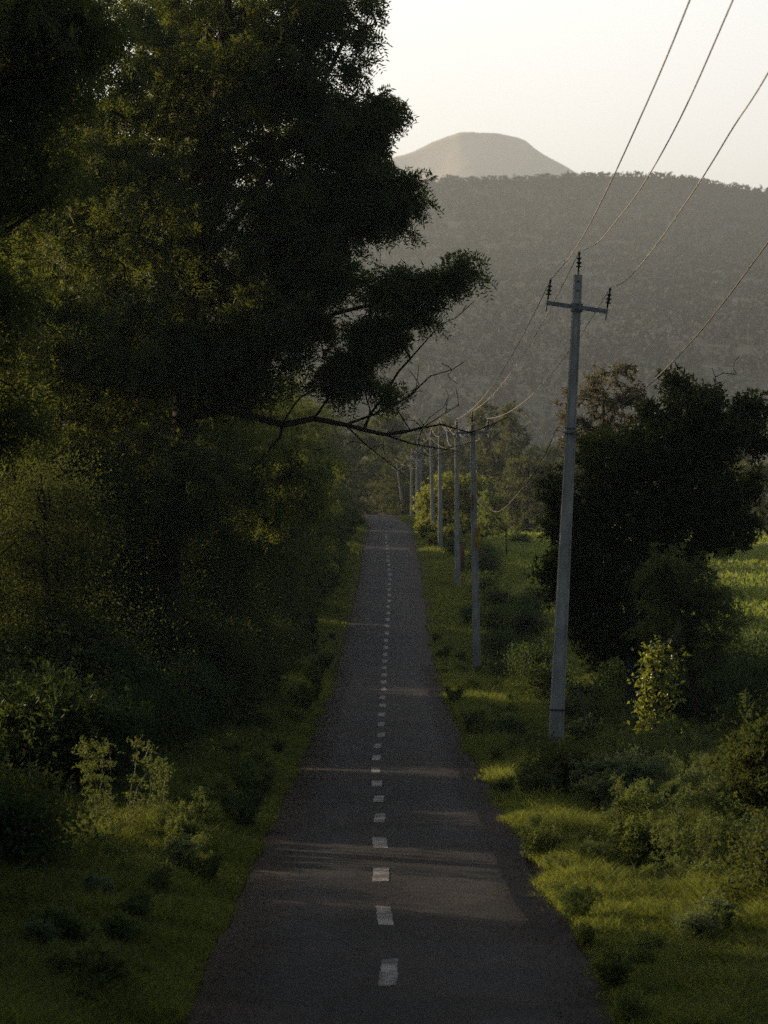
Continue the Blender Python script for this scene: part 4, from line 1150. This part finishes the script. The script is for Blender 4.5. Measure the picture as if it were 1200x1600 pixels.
p7, a7, H7, _ = utility_pole(2.55, 187, at(652, 700, 187), 'seventh utility pole, left-hand one of the close pair', zbase=CAMZ - 84 * 187 / F, arm_w=1.0, arm_tilt=3, arm_drop=.5)
p8, a8, H8, _ = utility_pole(2.45, 215, at(643, 712, 215), 'eighth utility pole, second from the far end of the line', zbase=CAMZ - 80 * 215 / F, arm_w=1.0, arm_tilt=6, arm_drop=.5)
p9, a9, H9, _ = utility_pole(2.05, 245, at(620, 725, 245), 'farthest utility pole, leaning left over the bend', zbase=CAMZ - 70 * 245 / F, arm_w=1.0, arm_tilt=-6, arm_drop=.5)

# conductors: one thing each, running pole to pole
def span(a, b, sag, n=18):
    a = Vector(a); b = Vector(b)
    return [a.lerp(b, i / n) - Vector((0, 0, 4 * sag * (i / n) * (1 - i / n))) for i in range(n + 1)]
def smooth_path(P, k=6):
    P = [Vector(p) for p in P]; out = []
    for i in range(len(P) - 1):
        p0, p1_, p2_, p3_ = P[max(i - 1, 0)], P[i], P[i + 1], P[min(i + 2, len(P) - 1)]
        for j in range(k):
            t = j / k
            out.append(.5 * ((2 * p1_) + (-p0 + p2_) * t + (2 * p0 - 5 * p1_ + 4 * p2_ - p3_) * t * t + (-p0 + 3 * p1_ - 3 * p2_ + p3_) * t ** 3))
    return out + [P[-1]]
def conductor(idx, near, label):
    """near: the wire's course from beyond the camera to the near pole, (Y, height above the camera) pairs"""
    pts = []
    chain = [a1, a2, a3, a4, a5, a6, a7, a8, a9]
    sags = [[.5, .5, .6], [.9, .8, .7], [.5, .6, .45], [.35, .25, .4], [.4, .3, .3], [.35, .45, .3], [.6, .5, .7], [.8, .6, .5]]
    x0, prof = near
    start = Vector(a1[idx])
    P = [Vector((x0 + (start.x - x0) * yv / 46, yv, CAMZ + zv)) for yv, zv in prof] + [start]
    pts = smooth_path(P, 8)
    for i in range(len(chain) - 1):
        pts += span(chain[i][idx], chain[i + 1][idx], sags[i][idx])[1:]
    m = MB(); m.tube(pts, .008, 5)
    return tag(m.build('power_line', M_wire), label, 'power line', 'overhead power lines')
conductor(0, (2.04, [(-6, 7.0), (6, 5.2), (14, 4.35), (20, 3.92), (24.5, 3.70), (31.4, 3.50), (38, 3.47)]), 'leftmost overhead wire, held by the left insulators of the poles')
conductor(1, (2.35, [(-6, 7.2), (6, 5.4), (14, 4.5), (20.5, 4.02), (25.3, 3.72), (30.4, 3.62), (34.6, 3.68), (40, 3.82)]), 'middle overhead wire, held by the topmost insulators of the poles')
conductor(2, (2.7, [(-6, 6.4), (6, 4.9), (14, 4.05), (21.6, 3.61), (24.6, 3.52), (28.3, 3.39), (35, 3.27), (41, 3.29)]), 'rightmost of the three high overhead wires, held by the right insulators')
# low cable round the near pole
att = Mw1 @ Vector((0, -.12, zb - .01))
pa = [at(1420, 60, 26), at(1200, 378, 33), at(1092, 520, 38.5), at(1007, 607, 42.5), at(940, 650, 45), att]
pb = [at(872, 668, 48), at(850, 712, 54), at(815, 765, 62), at(775, 800, 72), at(741, 770, 77.8)]
m = MB(); m.tube(smooth_path(pa + pb), .011, 5)
tag(m.build('service_cable', M_cable), 'lone low cable sagging from the right edge and tied round the nearest pole', 'cable')

# loose service wires hanging between the far poles
lg = 'slack wires looping between the far poles'
def slack(a, b, sag, r=.009):
    m = MB(); m.tube(span(a, b, sag, 14), r, 4)
    return m
chain = [(a3, a4), (a4, a5), (a5, a6), (a6, a7), (a7, a8), (a8, a9)]
for i, (A_, B_) in enumerate(chain):
    for j in range(2):
        s_ = Vector(A_[j * 2]) - Vector((0, 0, .55)); e_ = Vector(B_[2 - j * 2]) - Vector((0, 0, .5 + .1 * j))
        tag(slack(s_, e_, .35 + .2 * ((i + j) % 3)).build('slack_wire', M_cable), 'slack wire looping between the far poles', 'wire', lg)
m = MB(); m.tube(smooth_path([Mw2 @ Vector((.05, -.12, H2 * .72)), at(748, 783, 77.2), at(758, 792, 77), at(771, 797, 77)]), .009, 4)
tag(m.build('loose_cable', M_cable), 'loose cable end hanging out to the right of the rag-marked pole', 'cable')

# yellow rag tied to the second pole
def rag(c, wd, ht, mat, label):
    n, k = 8, 12; V = []; 
    for i in range(k + 1):
        for j in range(n + 1):
            u, v = j / n - .5, i / k
            V.append((c[0] + u * wd * (1 - .5 * v) + .03 * math.sin(v * 9), c[1] - .03 + .05 * math.sin(u * 14 + v * 3), c[2] - v * ht + .04 * math.cos(u * 8)))
    Fs = [(i * (n + 1) + j, i * (n + 1) + j + 1, (i + 1) * (n + 1) + j + 1, (i + 1) * (n + 1) + j) for i in range(k) for j in range(n)]
    m = MB(); m.add(V, Fs); o = m.build('rag', mat, None, True)
    so = o.modifiers.new('solid', 'SOLIDIFY'); so.thickness = .006
    return tag(o, label, 'rag')
pr = Mw2 @ Vector((.12, -.1, H2 * (1050 - 822) / 385))
rag((pr.x, pr.y, pr.z), .14, .75, M_yellow, 'yellow rag tied to the second nearest pole')

# stakes and posts
def stake(px, py, Y, h, r, label, mat=M_bark, lean=.05):
    x = (px - 600) * Y / F; b = gbase(x, Y); m = MB()
    m.tube([(0, 0, -.2), (lean * .5, 0, h * .5), (lean, .01, h)], [r, r * .93, r * .8], 8)
    o = m.build('wooden_stake', mat, None, True); o.location = b
    return tag(o, label, 'stake')
M_redwood = noise_mat('red_brown_wood', (0.10, 0.04, 0.025), (0.2, 0.09, 0.055), 9, .9, .4, stretch=(1, 1, .2))
stake(754, 890, 118, 1.5, .13, 'thick red-brown stump right behind the rag-marked pole', M_redwood, .02)
stake(723, 880, 122, 1.4, .14, 'short red-brown stump between the second and third poles', M_redwood, -.03)
stake(828, 985, 70, .95, .022, 'thin pale stick standing in the grass between the two nearest poles', M_bark_pale, -.12)
stake(837, 1000, 70, .7, .018, 'shorter thin stick beside the pale stick in the grass', M_bark_pale, .03)
stake(790, 900, 100, 1.0, .06, 'dark stake at the field edge beyond the second pole', M_bark, .04)
stake(930, 1090, 50, 1.1, .03, 'slanting bare brown stick under the dense dark tree', M_bark_pale, -.35)

# white kilometre stone at the bend
m = MB()
b_ = gbase(2.45, 236)
m.box((0, 0, .35), (.42, .25, .7)); m.lathe((0, 0, .7), [(0, .21), (.08, .2), (.16, .16), (.22, .08), (.24, .01)], 12)
ms_ = empty('milestone', b_, 'small white roadside stone between the two farthest poles', 'milestone')
m.build('stone', M_stone, ms_)
m = MB(); m.box((0, 0, .42), (.426, .256, .1)); m.build('painted_band', M_blackpaint, ms_)

# fallen leaves on the sunlit strip of road
for i, (px, Y) in enumerate([(790, 24.6), (769, 24.2), (830, 24.1)]):
    x = (px - 600) * Y / F; m = MB(); z = float(road_z(Y)) + .016
    m.add([(x - .05, Y, z), (x, Y - .03, z + .012), (x + .055, Y, z + .004), (x, Y + .03, z + .014)], [(0, 1, 2, 3)])
    m.add([(x - .05, Y, z + .003), (x, Y - .03, z + .015), (x + .055, Y, z + .007), (x, Y + .03, z + .017)], [(0, 1, 2, 3)])
    tag(m.build('fallen_leaf', M_straw), 'dry fallen leaf lying on the sunlit strip of road', 'leaf', 'dry leaves lying on the road')

# ------------------------------------------------------------------ haze
hz = MB(); hz.box((0, 3600, 395), (3000, 7600, 840))
hm = bpy.data.materials.new('haze'); hm.use_nodes = True
hn = hm.node_tree
for nd in list(hn.nodes):
    if nd.type == 'BSDF_PRINCIPLED': hn.nodes.remove(nd)
pv = hn.nodes.new('ShaderNodeVolumePrincipled')
pv.inputs['Color'].default_value = (.72, .84, .98, 1)
pv.inputs['Density'].default_value = 0.0002
pv.inputs['Anisotropy'].default_value = .25
hn.links.new(pv.outputs[0], hn.nodes['Material Output'].inputs['Volume'])
tag(hz.build('haze', hm), 'pale haze filling the valley', 'haze', kind='stuff')
